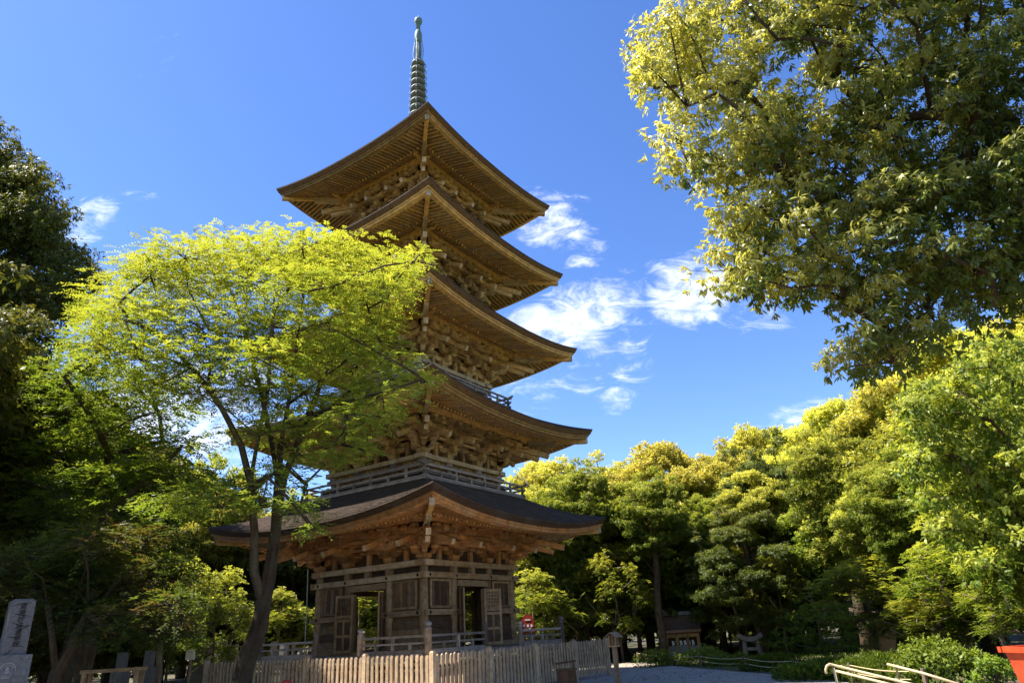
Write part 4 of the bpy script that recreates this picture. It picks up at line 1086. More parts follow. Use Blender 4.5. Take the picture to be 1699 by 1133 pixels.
# left side, behind the court
for kd, px, yt, Y, wpx, lab in [
  ('dark', 500, 870, 47, 85, 'dark evergreen seen between the lime tree trunk and the pagoda wall'),
  ('dark', 400, 850, 50, 95, 'dark evergreen straight behind the lime tree trunk'),
  ('green', 345, 750, 54, 80, 'pale green tree top showing through the gap under the lime crown'),
  ('dark', 300, 830, 46, 90, 'dark evergreen behind the two small bright trees'),
  ('green', 240, 740, 48, 90, 'green tree behind the maple layers at left'),
  ('dark', 180, 700, 44, 110, 'dark tall evergreen behind the left maple'),
  ('dark', 90, 620, 40, 120, 'dark evergreen behind the two left edge trees'),
  ('dark', 10, 600, 38, 120, 'dark evergreen at the far left edge behind the memorial stone'),
  ('green', 590, 900, 52, 80, 'green tree behind the pagoda showing through its open door'),
  ('under', 600, 960, 42, 60, 'bright low tree seen through the open door of the pagoda'),
  ('green', 690, 900, 56, 90, 'green tree hidden mostly behind the pagoda walls'),
  ('green', 790, 895, 50, 85, 'green tree behind the right wall of the pagoda'),
  ('under', 300, 940, 33, 42, 'small bright green tree left of the lime tree trunk'),
  ('under', 366, 952, 31, 42, 'small pale yellow green tree just left of the lime tree trunk'),
  ('dark', 120, 880, 30, 100, 'dark low evergreen behind the shaded red maple'),
  ('dark', 230, 930, 38, 90, 'dark low evergreen behind the drooping sapling'),
  ('dark', 20, 900, 27, 100, 'dark low evergreen right behind the memorial stone'),
  ('under', 470, 985, 40, 50, 'low bright understorey tree right of the lime tree trunk'),
  ]:
    plant(kd, px, yt, Y, wpx, lab)

# the wood goes on past the left edge of the view and shades the memorial stone and the low maple
for x_, y_, h_, lab in ((-17.2, 13.2, 14.5, 'evergreen just outside the left edge that shades the memorial stone'), (-19.5, 17.6, 13.5, 'evergreen just outside the left edge beside the shaded red maple')):
    k_ = K['dark']; t_ = thing('evergreen_tree', lab, 'tree', (x_, y_, 0), 1.3, 'trees of the wood round the court'); t_.scale = (1.12, 1.12, h_ / k_['H'])
    link('trunk', k_['trunk'], None, t_); link('crown', k_['crown'], None, t_)

# far woods closing the horizon
rows = []
rs = np.random.default_rng(77)
for i in range(150):
    a_ = R(rs.uniform(-62, 62)); D = rs.uniform(68, 92)
    for j in range(4):
        r_ = rs.uniform(1.6, 3.0); rows.append((D * math.sin(a_) + rs.normal() * 2, D * math.cos(a_) + rs.normal() * 2, 1.2 + j * 2.3 + rs.normal() * .5, r_ * 1.2, r_ * 1.2, r_))
pos, la, up, Ls, Ws, ti, yo, sp, sax = spray_leaves(rows, 3.0, 'any', .55, .30, 5, lambda p, d, rad, pi: .1 + .4 * d[:, 2] + 0 * rad, spray_len=.5)
o = link('distant_woods', leaf_mesh('distant_woods', pos, la, up, Ls, Ws, ti, yo), 'leaf_dark'); tag(o, 'dark mass of far woods closing the view between the nearer trunks', kind='stuff')

# standing trunks of the wood whose crowns merge overhead
def pole(px, ybase, ytop, Y, r_, lab, bark='bark', lean=0.0, fork=True):
    a = P(px, ybase, Y); t_ = thing('trunk_tree', lab, 'tree', (a[0], Y, 0), 0, 'standing trunks in the wood')
    zt = P(px, ytop, Y)[2]; b = Buf(); rs = np.random.default_rng(int(px))
    m = 9; pts = [np.array((lean * (i / m) + .06 * math.sin(i * 1.3 + px), .05 * math.cos(i * 1.9), zt * i / m)) for i in range(m + 1)]
    rr = [r_ * (1.35 if i == 0 else 1.0 - .45 * i / m) for i in range(m + 1)]
    b.tube(pts, rr, 10, wob=.06)
    b.build('trunk', bark, t_, smooth=True)
    if fork:
        b = Buf()
        for q in range(4):
            s_ = pts[5 + q % 4]; d = np.array((rs.normal() , rs.normal() * .6, 1.1)); d /= np.linalg.norm(d)
            b.tube([s_, s_ + d * zt * .12 + (0, 0, -.1), s_ + d * zt * .28], [r_ * .35, r_ * .25, r_ * .12], 6); 
        b.build('limb', bark, t_, smooth=True)
        kc = K['yellow2' if int(px) % 3 == 0 else 'green']; s_ = .62 * zt / 12 + .12
        cr = link('crown', kc['crown'], None, t_, (pts[-1][0], 0, zt - (kc['H'] - 5.0) * s_), random.uniform(0, 6), s_)
for a in [(968, 1062, 840, 43, .30, 'thick sunlit trunk between the pagoda railing and the lamp post'),
          (922, 1055, 900, 42, .13, 'slender pale trunk right of the red pointed board'),
          (905, 1058, 880, 44, .22, 'dark trunk just right of the red pointed board'),
          (1100, 1085, 850, 41, .25, 'stout trunk right in front of the small shrine'),
          (1065, 1085, 900, 44, .14, 'thin leaning trunk between lamp post and shrine'),
          (1040, 1085, 890, 46, .18, 'thin dark trunk right behind the lamp post'),
          (1205, 1085, 880, 44, .22, 'dark trunk left of the stone gate'),
          (1290, 1085, 850, 41, .5, 'thick dark trunk right of the stone gate'),
          (1448, 1088, 800, 34, .34, 'tall trunk standing right of the cloud pruned pine'),
          (1500, 1088, 860, 31, .20, 'dark trunk left of the earthen storehouse doorway'),
          (1570, 1100, 830, 28, .25, 'dark trunk in the shade left of the vermilion bin'),
          (342, 1060, 880, 42, .22, 'dark trunk behind the small bright trees at left'),
          (320, 1060, 890, 43, .16, 'thin dark trunk at left seen against the sky gap'),
          (480, 1060, 890, 45, .16, 'dark trunk between the lime tree and the pagoda'),
          (120, 1070, 950, 22, .14, 'thin trunk inside the shaded maples at left')]:
    pole(*a, lean=random.uniform(-.5, .5))

# shrubs and ground cover
def shrub(name, label, cat, px, ytop, Y, wpx, mat, style='any', L=.07, Wd=.035, k=7, spm=120, yb=.3, seed=1, flat=.75, n_=16, group=None):
    top = P(px, ytop, Y); h = max(top[2], .3); wm = wpx * np.linalg.norm(top - (0, 0, EYE)) / F * .93
    rs = np.random.default_rng(seed); pads = []
    for i in range(n_):
        a_ = rs.uniform(0, 6.28); q = rs.random() ** .5
        r_ = wm * rs.uniform(.26, .42)
        x, y = wm * q * .75 * math.cos(a_), wm * q * .75 * math.sin(a_) * .8
        zz = h * (1 - .55 * q * q) - r_ * flat * .8
        pads.append((x, y, max(zz, h * .25), r_, r_, min(r_ * flat, h * .5)))
    yf = lambda p, d, rad, pi: yb + .5 * d[:, 2] + .2 * rng.normal(size=len(p))
    pos, la, up, Ls, Ws, ti, yo, sp, sax = spray_leaves(pads, spm, style, L, Wd, k, yf, spray_len=L * 1.6)
    pos[:, 2] = np.maximum(pos[:, 2], .02)
    t_ = thing(name, label, cat, (top[0], Y, 0), 0, group)
    b = grow([np.array((0, 0, 0.)), np.array((0.02, 0, h * .3))], .05, pads, seed, r_min=.008, step=.3, start=.0); b.build('stem', 'bark', t_, smooth=True)
    link('foliage', leaf_mesh('foliage', pos, la, up, Ls, Ws, ti, yo), mat, t_)
    return t_
g_ = 'clipped azaleas along the rope fence'
shrub('azalea_bush', 'low rounded azalea bush nearest the lamp post', 'shrub', 1085, 1076, 35.5, 42, 'leaf_azalea', seed=31, group=g_)
shrub('azalea_bush', 'brightest rounded azalea bush in front of the small shrine', 'shrub', 1162, 1071, 34.5, 44, 'leaf_azalea', seed=32, group=g_, yb=.45)
shrub('azalea_bush', 'dull low azalea bush between the two brighter ones', 'shrub', 1122, 1083, 36.5, 38, 'leaf_maple', seed=33, group=g_)
shrub('azalea_bush', 'small rounded azalea bush right of the brightest one along the rope fence', 'shrub', 1215, 1080, 33.0, 36, 'leaf_azalea', seed=51, group=g_, yb=.2)
shrub('leafy_shrub', 'yellow green leafy shrub behind the beige handrail', 'shrub', 1550, 1060, 19.5, 78, 'leaf_azalea', L=.10, Wd=.055, seed=34, spm=90, n_=22, flat=.9)
shrub('leafy_shrub', 'small yellow green shrub just left of the vermilion bin', 'shrub', 1640, 1085, 17.5, 34, 'leaf_azalea', L=.09, Wd=.05, seed=35, spm=90)
shrub('juniper_shrub', 'low dark spreading juniper under the cloud pruned pine', 'shrub', 1290, 1085, 29, 65, 'leaf_pine', style='needle', L=.10, Wd=.025, k=8, spm=110, yb=.1, seed=36, flat=.5, n_=20)
shrub('juniper_shrub', 'low dark spreading juniper left of the beige handrail', 'shrub', 1370, 1092, 24, 85, 'leaf_pine', style='needle', L=.10, Wd=.025, k=8, spm=110, yb=.05, seed=37, flat=.5, n_=22)
shrub('juniper_shrub', 'low dark spreading juniper near the stone gate', 'shrub', 1215, 1090, 33, 50, 'leaf_pine', style='needle', L=.10, Wd=.025, k=8, spm=110, yb=.0, seed=38, flat=.5, n_=16)
shrub('juniper_shrub', 'low dark juniper patch behind the beige handrail foot', 'shrub', 1450, 1085, 22, 70, 'leaf_pine', style='needle', L=.10, Wd=.025, k=8, spm=110, yb=.1, seed=39, flat=.6, n_=18)
# cloud pruned pine
rows = [(1362,1010,40,6),(1325,1026,36,6),(1395,1024,34,6),(1358,1032,46,6),(1318,1050,34,6),(1408,1046,36,6),(1362,1058,54,6),(1420,1066,34,6),(1330,1072,44,6),(1385,1078,50,6)]
Yp = 27.5
pads = [(c[0], Yp + (i % 3 - 1) * .5, c[2], w_ * Yp / F, w_ * Yp / F * .75, h_ * Yp / F * 1.15) for i, (x, y, w_, h_) in enumerate(rows) for c in [P(x, y, Yp)]]
b0 = P(1380, 1110, Yp)
make_tree('cloud_pruned_pine', 'garden pine clipped into flat green clouds in front of the wood', 'tree', [np.array((b0[0], Yp, 0)), np.array((b0[0] - .1, Yp, .6)), P(1360, 1050, Yp), P(1358, 1030, Yp)], .075, pads, 'leaf_pine', 85, 'needle',
          .10, .02, 9, lambda p, d, rad, pi: .1 + .6 * d[:, 2], seed=41, grow_kw=dict(r_min=.02, step=.5, start=.2))
# right near broadleaf boughs
poly = [(1500,690),(1545,640),(1620,590),(1740,520),(1800,700),(1800,1020),(1700,1040),(1630,960),(1570,900),(1530,800)]
pads = polypads(poly, lambda x, y, u: 20 + 3 * (u - .5), 110, (.5, .85), seed=44, dmin=.55)
bx = P(1760, 900, 20.5)
make_tree('broadleaf_tree', 'bright sunlit broadleaf tree at the right edge with drooping leaf sprays', 'tree', [np.array((bx[0], 20.5, 0)), bx, P(1730, 750, 20.5), P(1690, 640, 20.5)], .24, pads, 'leaf_bright', 50, 'droop',
          .17, .065, 7, lambda p, d, rad, pi: .25 + .5 * d[:, 2] + .25 * rng.normal(size=len(p)), seed=45, bend=.12, twig_share=.08, spray_len=.22, grow_kw=dict(r_min=.02, step=.8, start=.3))
# leafless twigs beside the skyline
a = P(905, 860, 49); tw = Buf(); rs = np.random.default_rng(5)
def branch(p, d, L, r_, dep):
    q = p + d * L; tw.tube([p, (p + q) / 2 + rs.normal(size=3) * L * .06, q], [r_, r_ * .8, r_ * .6], 4)
    if dep:
        for _ in range(3): branch(q, unit(d + rs.normal(size=3) * .45), L * .72, r_ * .6, dep - 1)
z0 = P(890, 800, 49); branch(np.zeros(3), np.array((0, 0, 1.)), z0[2] - 2.2, .09, 0); branch(np.array((0, 0, z0[2] - 2.2)), unit(np.array((-.2, 0, 1.))), 1.2, .05, 4)
o = tw.build('leafless_tree', 'bark_pale', loc=(z0[0], 49, 0)); tag(o, 'small leafless tree with fine bare twigs against the sky beside the lowest roof', 'tree')

# grass and moss tufts at the far edge of the court
n_ = 26000
gx = rng.uniform(-14, 22, n_); gy = rng.uniform(20, 48, n_)
edge = np.interp(gy, [20, 23.4, 27, 30, 33, 36, 39.5, 48], [9.2, 8.9, 8.3, 7.6, 6.9, 6.4, 5.9, 5.0])
kp = gx > edge + .15; gx, gy = gx[kp], gy[kp]; n_ = len(gx)
pos = np.stack([gx, gy, np.zeros(n_)], 1)
ax = unit(rng.normal(size=(n_, 3)) * .4 + np.array((0, 0, 1.)))
o = link('grass', leaf_mesh('grass', pos, ax, rng.normal(size=(n_, 3)), np.full(n_, .14) * rng.uniform(.5, 1.4, n_), np.full(n_, .03), rng.random(n_), rng.random(n_) * .6), 'leaf_azalea'); tag(o, 'short green grass and moss along the edge of the gravel court', kind='stuff')
# fallen leaves on the ground
n_ = 9000
pos = np.stack([rng.uniform(-18, 16, n_), rng.uniform(12, 46, n_), np.full(n_, .015)], 1)
ax = unit(rng.normal(size=(n_, 3)) * (1, 1, .15))
o = link('fallen_leaves', leaf_mesh('fallen_leaves', pos, ax, np.tile((0, 0, 1.), (n_, 1)) + rng.normal(size=(n_, 3)) * .3, np.full(n_, .09), np.full(n_, .045), rng.random(n_), rng.random(n_)), 'leaf_maple_red'); tag(o, 'scattered dry fallen leaves on gravel and soil', kind='stuff')

# ------------------------------------------------------------------ small things
# lamp post at the end of the fence
Yl = 25.5
c = P(1017, 1050, Yl); zt = c[2]
t_ = thing('lamp_post', 'wooden lantern box with little gable roof on a post at the fence end', 'lamp', (c[0], Yl, 0), RZ)
b = Buf(); b.box((0, 0, (zt - .42) / 2), (.13, .13, zt - .42)); b.build('post', 'wood_wall', t_)
b = Buf(); b.box((0, 0, zt - .40), (.3, .3, .04))
for sx in (-1, 1):
    for sy in (-1, 1): b.box((sx * .12, sy * .12, zt - .22), (.035, .035, .32))
for a_ in range(4):
    M = SIDES[a_]; b.box(M @ (0, -.122, zt - .08), (.2, .03, .04), M); b.box(M @ (0, -.122, zt - .2), (.02, .02, .28), M)
b.build('lantern_box', 'wood_wall', t_)
b = Buf(); b.box((0, 0, zt - .22), (.2, .2, .32)); b.build('pane', 'wood_panel', t_)
b = Buf(); b.beam((-.12, -.25, zt - .05), (-.12, .25, zt - .05), .28, .03, up=(-.5, 0, .8)); b.beam((.12, -.25, zt - .05), (.12, .25, zt - .05), .28, .03, up=(.5, 0, .8)); b.build('roof', 'wood_wall', t_)
# dark notice stand in front of the fence
Yl = 22.5; c = P(944, 1094, Yl)
t_ = thing('notice_stand', 'dark wooden stand with crossbar in front of the shaded fence', 'stand', (c[0], Yl, 0), R(-8))
zt = c[2]
b = Buf(); b.box((.12, 0, zt / 2), (.055, .055, zt)); b.build('post', 'wood_black', t_)
b = Buf(); b.beam((-.42, 0, zt - .09), (.2, 0, zt - .03), .05, .05); b.build('crossbar', 'wood_black', t_)
b = Buf(); b.box((-.1, 0, .36), (.55, .3, .72), top=.96); b.box((-.1, 0, .735), (.6, .36, .04)); b.build('box', 'wood_black', t_)
# red pointed board beyond the veranda
Yl = 37; c = P(875, 1018, Yl); zt = c[2]; s_ = Yl / F
t_ = thing('red_board', 'dark red pointed board with white dots standing behind the veranda railing', 'sign', (c[0], Yl, 0), R(-12))
hw = 9.5 * s_; z0 = P(875, 1050, Yl)[2]
b = Buf(); b.prism([(-hw, z0), (hw, z0), (hw, zt - .30), (hw * .62, zt - .1), (0, zt), (-hw * .62, zt - .1), (-hw, zt - .30)], -.04, .04); b.box((0, -.045, z0 + .06), (2 * hw * .96, .02, .05)); b.build('board', 'red_paint', t_)
b = Buf(); b.box((0, -.047, zt - .28), (hw * .9, .014, .06))
for dx, dz in ((-.6, -.55), (0, -.55), (.6, -.55), (-.3, -.72), (.3, -.72)):
    k_ = 10; b.add([(dx * hw + .055 * math.cos(a_), -.05, zt + dz + .075 * math.sin(a_)) for a_ in np.arange(k_) * 2 * math.pi / k_], [tuple(range(k_))])
b.build('white_marking', 'white_paint', t_)
b = Buf(); b.box((-.2, .05, z0 / 2), (.08, .06, z0)); b.build('post', 'wood_dark', t_); b = Buf(); b.box((.2, .05, z0 / 2), (.08, .06, z0)); b.build('post', 'wood_dark', t_)
# red hydrant in front of the left fence
Yl = 15.5; c = P(476, 1127, Yl); zt = c[2]
t_ = thing('fire_hydrant', 'top of a red fire hydrant in front of the picket fence', 'hydrant', (c[0], Yl, 0))
b = Buf(); b.lathe([(.09, 0), (.085, zt - .2), (.13, zt - .18), (.13, zt - .12), (.11, zt - .1), (.10, zt - .03), (.06, zt), (.005, zt + .01)]); b.build('body', 'red_paint', t_, smooth=True)
for a_, dx in ((0, -.12), (0, .12)):
    b = Buf(); b.tube([(dx * .7, 0, zt - .14), (dx * 1.25, 0, zt - .14)], .05, 10); b.build('outlet', 'red_paint', t_)
b = Buf(); b.tube([(0, -.08, zt - .14), (0, -.14, zt - .14)], .045, 10); b.build('outlet_cap', 'ink', t_)
# low rope fence along the gravel
pts_ = [(5.6, 39.2), (6.6, 35.4), (7.25, 32.4), (8.1, 28.8), (8.7, 25.2), (9.1, 21.8), (9.4, 18.4)]
t_ = thing('rope_fence', 'low fence of short posts and pale ropes along the gravel edge', 'fence', (*pts_[0], 0))
for q in pts_:
    b = Buf(); b.tube([(0, 0, 0), (0, 0, .52)], [.055, .05], 9); b.build('post', 'bark_pale', t_, loc=(q[0] - pts_[0][0], q[1] - pts_[0][1], 0))
for zz in (.46, .28):
    b = Buf(); L_ = []
    for (x0, y0), (x1, y1) in zip(pts_[:-1], pts_[1:]):
        for i in range(6): f = i / 6; L_.append((x0 + (x1 - x0) * f - pts_[0][0], y0 + (y1 - y0) * f - pts_[0][1], zz - .07 * math.sin(math.pi * f)))
    b.tube(L_, .014, 5); b.build('rope', 'rope', t_)
# beige handrails of the steps at the lower right
Yl = 11.0
def pipe(pts, r_=.017): b = Buf(); b.tube(pts, r_, 10); return b
t_ = thing('handrail', 'beige double pipe handrail with a hooked end beside the steps', 'handrail', (P(1383, 1105, Yl)[0], Yl, 0))
o0 = np.array((P(1383, 1105, Yl)[0], Yl, 0))
A = P(1384, 1103, Yl) - o0; B = P(1560, 1146, Yl - .9) - o0; 
hook = [P(1371, 1117, Yl) - o0, P(1370, 1110, Yl) - o0, P(1372, 1104, Yl) - o0, P(1377, 1101, Yl) - o0, A]
pipe(hook + [A + (B - A) * f for f in (.2, .5, .8, 1.0)]).build('top_rail', 'cream_pipe', t_, smooth=True)
A2 = P(1386, 1112, Yl) - o0; B2 = P(1530, 1148, Yl - .8) - o0; pipe([A2, (A2 + B2) / 2, B2]).build('lower_rail', 'cream_pipe', t_, smooth=True)
q = P(1383, 1107, Yl) - o0; pipe([q, (q[0] + .02, q[1], 0)]).build('post', 'cream_pipe', t_, smooth=True)
q = B; pipe([q, (q[0], q[1], 0)]).build('post', 'cream_pipe', t_, smooth=True)
t_ = thing('handrail', 'single beige handrail pipe farther right in front of the leafy shrub', 'handrail', (P(1475, 1101, 12.5)[0], 12.5, 0))
o0 = np.array((P(1475, 1101, 12.5)[0], 12.5, 0))
A = P(1472, 1101, 12.5) - o0; B = P(1600, 1137, 11.6) - o0
pipe([A, (A + B) / 2 + (0, 0, .015), B], .019).build('rail', 'cream_pipe', t_, smooth=True)
q = A + (B - A) * .12; pipe([q, (q[0], q[1], 0)], .017).build('post', 'bark', t_, smooth=True); q = B; pipe([q, (q[0], q[1], 0)], .017).build('post', 'bark', t_, smooth=True)
# vermilion bin at the right edge
Yl = 10.5; c = P(1756, 1069, Yl); zt = c[2]; hw = 60 * Yl / F
t_ = thing('vermilion_bin', 'vermilion tapered bin with thick rim at the lower right corner', 'bin', (c[0], Yl, 0), R(8))
b = Buf(); M = np.eye(3)
b.box((0, 0, (zt - .06) / 2), (2 * hw * .62, 1.5 * hw * .62, zt - .06), top=1.5); b.build('body', 'vermilion', t_)
for a_ in range(4):
    M = SIDES[a_]; l_, d_ = ((2 * hw, 1.5 * hw) if a_ % 2 == 0 else (1.5 * hw, 2 * hw)); b = Buf(); b.box(M @ (0, -d_ / 2 + .02, zt - .035), (l_ + (.004 if a_ % 2 else .06), .06, .075), M); b.build('rim', 'vermilion', t_)
# small shrine in the wood
Yl = 44; c = P(1128, 1016, Yl); s_ = np.linalg.norm(c - (0, 0, EYE)) / F * .93
t_ = thing('small_shrine', 'small wooden shrine with brown gabled roof and pale ridge in the wood', 'shrine', (c[0], Yl, 0), R(-14))
zr = c[2]; hw = 30 * s_; ze = P(1128, 1042, Yl)[2]
b = Buf()
for sg in (-1, 1):
    prof = [(0, 0), (.35, -.34), (.7, -.56), (1.0, -.68)]
    A = np.array([[(x_, sg * 2.0 * u, zr - .12 + (ze - zr) * 1.45 * -v) for x_ in np.linspace(-hw, hw, 7)] for u, v in prof]); b.grid(A, .5, flip=sg < 0); b.grid(A - (0, 0, .14), .5, flip=sg > 0)
b.box((0, -2.0, ze - .13), (2 * hw, .1, .14))
ro = b.build('roof', 'roof_brown', t_)
b = Buf(); b.box((0, 0, zr - .03), (2 * hw * .9, .34, .2)); b.box((-hw * .9, 0, zr + .05), (.25, .42, .3)); b.box((hw * .9, 0, zr + .05), (.25, .42, .3)); b.build('ridge', 'stone', ro)
b = Buf(); b.box((0, .3, (ze - .3) / 2 + .2), (2 * hw * .8, 2.2, ze - .3)); b.build('body', 'wood_dark', t_)
for x in np.linspace(-hw * .8, hw * .8, 4):
    b = Buf(); b.box((x, -1.5, (ze - .1) / 2), (.16, .16, ze - .1)); b.build('column', 'wood_brown', t_)
b = Buf(); b.box((0, -1.5, ze - .35), (2 * hw * .85, .14, .2)); b.build('beam', 'wood_brown', t_)
b = Buf(); b.box((0, -1.3, .3), (2 * hw * .9, .5, .6)); b.build('step', 'stone', t_)
for j in range(6):
    b = Buf(); x = -hw * .5 + j * hw * .2; zt = ze - .62; b.prism([(-.06, 0), (.06, 0), (.1, -.22), (.0, -.22), (.04, -.45), (-.1, -.45), (-.04, -.2)], -.006, .006, c=(x, -1.52, zt)); b.build('paper_streamer', 'white_paint', t_)
# stone gate
Yl = 38; c = P(1245, 1058, Yl); s_ = np.linalg.norm(c - (0, 0, EYE)) / F * .93; zt = P(1245, 1062, Yl)[2]
t_ = thing('stone_gate', 'small grey stone gate with upturned top beam in front of the wood', 'gate', (c[0], Yl, 0), R(-20))
hw = 18 * s_
for sg in (-1, 1):
    b = Buf(); b.tube([(sg * hw * .62, 0, 0), (sg * hw * .55, 0, zt)], [.13, .11], 10); b.build('pillar', 'stone_mid', t_, smooth=True)
b = Buf(); b.box((0, 0, zt - .38), (hw * 1.5, .14, .15)); b.build('tie_beam', 'stone_mid', t_)
b = Buf(); xs = np.linspace(-1, 1, 9)
for x0, x1 in zip(xs[:-1], xs[1:]): b.beam((x0 * hw, 0, zt + .06 + .22 * x0 * x0), (x1 * hw, 0, zt + .06 + .22 * x1 * x1), .26, .22)
b.build('top_beam', 'stone_mid', t_)
# earthen storehouse
Yl = 34; c = P(1520, 1040, Yl)
t_ = thing('storehouse', 'earthen walled storehouse with a dark doorway half hidden by trees', 'building', (c[0], Yl, 0), R(-22))
b = Buf(); zt = P(1520, 1022, Yl)[2]
b.box((-1.35, 0, zt / 2), (1.5, .2, zt)); b.box((1.35, 0, zt / 2), (1.5, .2, zt)); b.box((0, 0, zt - .2), (1.2, .2, .4)); b.box((2.0, 1.6, zt / 2), (.2, 3.0, zt)); b.box((-2.0, 1.6, zt / 2), (.2, 3.0, zt)); b.box((0, 3.1, zt / 2), (4.2, .2, zt)); b.build('wall', 'earth_wall', t_)
b = Buf()
for sg in (-1, 1): b.beam((0, 1.5 + sg * 1.2, zt + .55), (.001, 1.5 + sg * 1.2, zt + .551), .1, .1) if False else None
A = np.array([[(x_, y_, z_) for x_ in (-2.6, 2.6)] for y_, z_ in ((-.75, zt - .02), (1.5, zt + 1.25), (3.9, zt - .02))]); b.grid(A, .5); b.grid(A - (0, 0, .14), .5, flip=True); b.box((0, -.74, zt - .1), (5.2, .06, .15)); b.build('roof', 'shingle', t_)
# memorial stone at the left edge
Yl = 13.0
TL, TR, BR_, BL = P(21, 997, Yl), P(58, 996, Yl), P(42, 1086, Yl), P(1, 1086, Yl)
c = (BL + BR_) / 2; wd = np.linalg.norm(BR_ - BL) * .86; zb_, zt = c[2], TL[2]
t_ = thing('memorial_stone', 'grey memorial stone with brushed inscription on a carved pedestal at left', 'memorial', (c[0], Yl, 0), R(44))
b = Buf(); b.box((0, wd * .38, (zb_ + zt) / 2), (wd, wd * .76, zt - zb_), top=.97); b.box((0, wd * .38, zt + .015), (wd * .9, wd * .66, .03), top=.8); b.build('slab', 'stone_mid', t_)
ped = Buf(); ped.box((-.05, wd * .38, zb_ / 2), (wd * 1.7, wd * 1.5, zb_ - .004)); ped.box((-.05, wd * .36, .08), (wd * 2.1, wd * 1.9, .16)); pe = ped.build('pedestal', 'stone_dark', t_)
yf_ = wd * .38 - wd * .75 - .004
em = Buf(); cz = zb_ - .24
for r_, tr_ in ((.115, .014), (.085, .008)):
    em.tube([(-.06 + r_ * math.cos(u), yf_, cz + r_ * math.sin(u)) for u in np.linspace(0, 2 * math.pi, 25)], tr_, 5, cap=False)
em.box((-.06, yf_ + .002, cz - .115), (.14, .014, .03)); em.box((-.06, yf_ + .002, cz), (.09, .016, .10), top=.3)
em.build('emblem', 'stone', pe)
# brushed characters on the face
txt = '南無妙法蓮華経'
ins = None
try:
    hch = (zt - zb_) * .86 / len(txt)
    verts_all = Buf()
    cu = bpy.data.curves.new('inscription', 'FONT'); cu.body = '\n'.join(txt); cu.size = hch * .98; cu.space_line = .96; cu.align_x = 'CENTER'; cu.shear = .18; cu.extrude = .003; cu.resolution_u = 2
    ins = bpy.data.objects.new('inscription', cu); C.objects.link(ins); ins.parent = t_
    ins.data.materials.append(MAT['ink'])
    ins.location = (0, -.012, zt - hch * 1.25); ins.rotation_euler = (math.pi / 2, 0, 0)
    bpy.context.view_layer.update(); dg = bpy.context.evaluated_depsgraph_get()
    me_ = bpy.data.meshes.new_from_object(ins.evaluated_get(dg)); o_ = link('inscription', me_, 'ink', t_, ins.location); o_.rotation_euler = ins.rotation_euler; bpy.data.objects.remove(ins); bpy.data.curves.remove(cu); o_.name = 'inscription'
    w_b = Buf()   # the long whisker strokes of this brushed style
    for zf, x0, x1, dz in ((.10, -.42, .30, .06), (.24, -.30, .40, -.05), (.40, -.34, .2, -.07), (.55, .1, .42, .07), (.66, -.4, .1, -.03), (.80, .05, .40, -.06), (.88, -.05, -.38, -.10), (.52, -.2, .4, .05)):
        z0 = zt - (zt - zb_) * zf; w_b.tube([(x0 * wd, -.006, z0), ((x0 + x1) / 2 * wd, -.006, z0 + dz * .7), (x1 * wd, -.006, z0 + dz)], [.003, .006, .002], 4)
    w_b.build('brush_stroke', 'ink', t_)
except Exception as ex: print('text', ex)
for px in (20, 40):
    q = P(px, 1114, 12.0); b = Buf(); h = q[2] + .05
    t2 = thing('incense_stand', 'pale metal flower holder in front of the memorial pedestal, ' + ('left' if px == 20 else 'right') + ' of the pair', 'holder', (q[0], 12.0, 0), 0, 'metal holders before the memorial')
    b.lathe([(.04, 0), (.04, .03), (.012, .05), (.012, h - .14), (.026, h - .13), (.03, h), (.025, h), (.02, h - .08)], k=12); b.build('cup', 'stone_dark', t2, smooth=True)
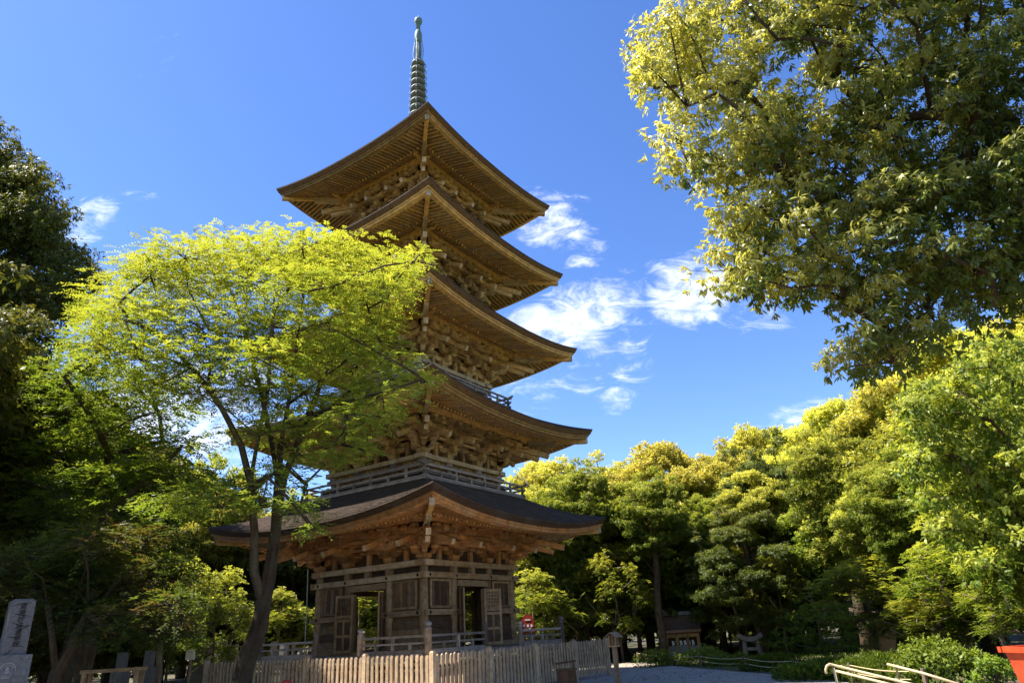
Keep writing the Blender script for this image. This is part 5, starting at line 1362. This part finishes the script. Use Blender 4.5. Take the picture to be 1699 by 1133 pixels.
# white placard on a post
Yl = 18; c = P(317, 1077, Yl)
t_ = thing('placard', 'small white cut corner placard on a thin post left of the lime tree', 'sign', (c[0], Yl, 0), R(-14))
s_ = Yl / F; b = Buf(); hw = 7.5 * s_; z1 = c[2]; z0 = P(316, 1094, Yl)[2]
b.prism([(-hw, z0), (hw, z0), (hw, z1 - .06), (hw * .6, z1), (-hw * .6, z1), (-hw, z1 - .06)], -.02, .02); b.build('board', 'plaster_cream', t_)
b = Buf(); b.box((0, .04, z0 / 2 + .05), (.045, .04, z0 + .1)); b.build('post', 'wood_wall', t_)
# wooden trough stands in the shade at left
for (px, yt, Y, w_, lab) in ((190, 1108, 17.0, 1.3, 'low dark wooden bench in the shade under the red maple'),):
    c = P(px, yt, Y); t_ = thing('wooden_bench', lab, 'bench', (c[0], Y, 0), R(4)); zt = c[2]
    b = Buf(); b.box((0, 0, zt - .04), (w_, .4, .07)); b.build('seat', 'wood_wall', t_)
    b = Buf(); b.box((0, -.15, zt * .5), (w_ * .8, .04, zt * .5)); b.build('apron', 'wood_wall', t_)
    for sx in (-1, 1):
        for sy in (-1, 1): b = Buf(); b.box((sx * w_ * .44, sy * .15, (zt - .08) / 2), (.08, .08, zt - .08)); b.build('leg', 'wood_wall', t_)
# gravestones far behind at left
gs = [(335, 1064, 34, .5, 1.1), (352, 1068, 36, .45, .9), (372, 1062, 35, .5, 1.2), (390, 1068, 33, .42, .85), (455, 1064, 38, .5, 1.1), (470, 1069, 36, .4, .8), (250, 1078, 27, .45, .8), (205, 1082, 26, .45, .8)]
gl = ['behind the placard', 'low, right of the placard', 'tallest, beside the lime tree trunk', 'low, nearest the lime tree trunk', 'left of the pagoda railing', 'low, beside the railing end post', 'dim, under the drooping sapling', 'dim, above the wooden bench']
for (px, yt, Y, w_, h_), l_ in zip(gs, gl):
    c = P(px, yt, Y); zt = max(c[2], 1.2)
    t_ = thing('gravestone', 'grey upright gravestone in the cemetery, ' + l_, 'gravestone', (c[0], Y, 0), random.uniform(-.3, .3), 'gravestones behind the court at left')
    b = Buf(); b.box((0, 0, zt - h_ * .35), (w_ * .6, w_ * .6, h_ * .7), top=.95); b.build('slab', 'stone_dark', t_)
    b = Buf(); b.box((0, 0, (zt - h_ * .7) * .8), (w_, w_, (zt - h_ * .7) * .4)); b.box((0, 0, (zt - h_ * .7) * .3), (w_ * 1.5, w_ * 1.5, (zt - h_ * .7) * .6)); b.build('plinth', 'stone_dark', t_)
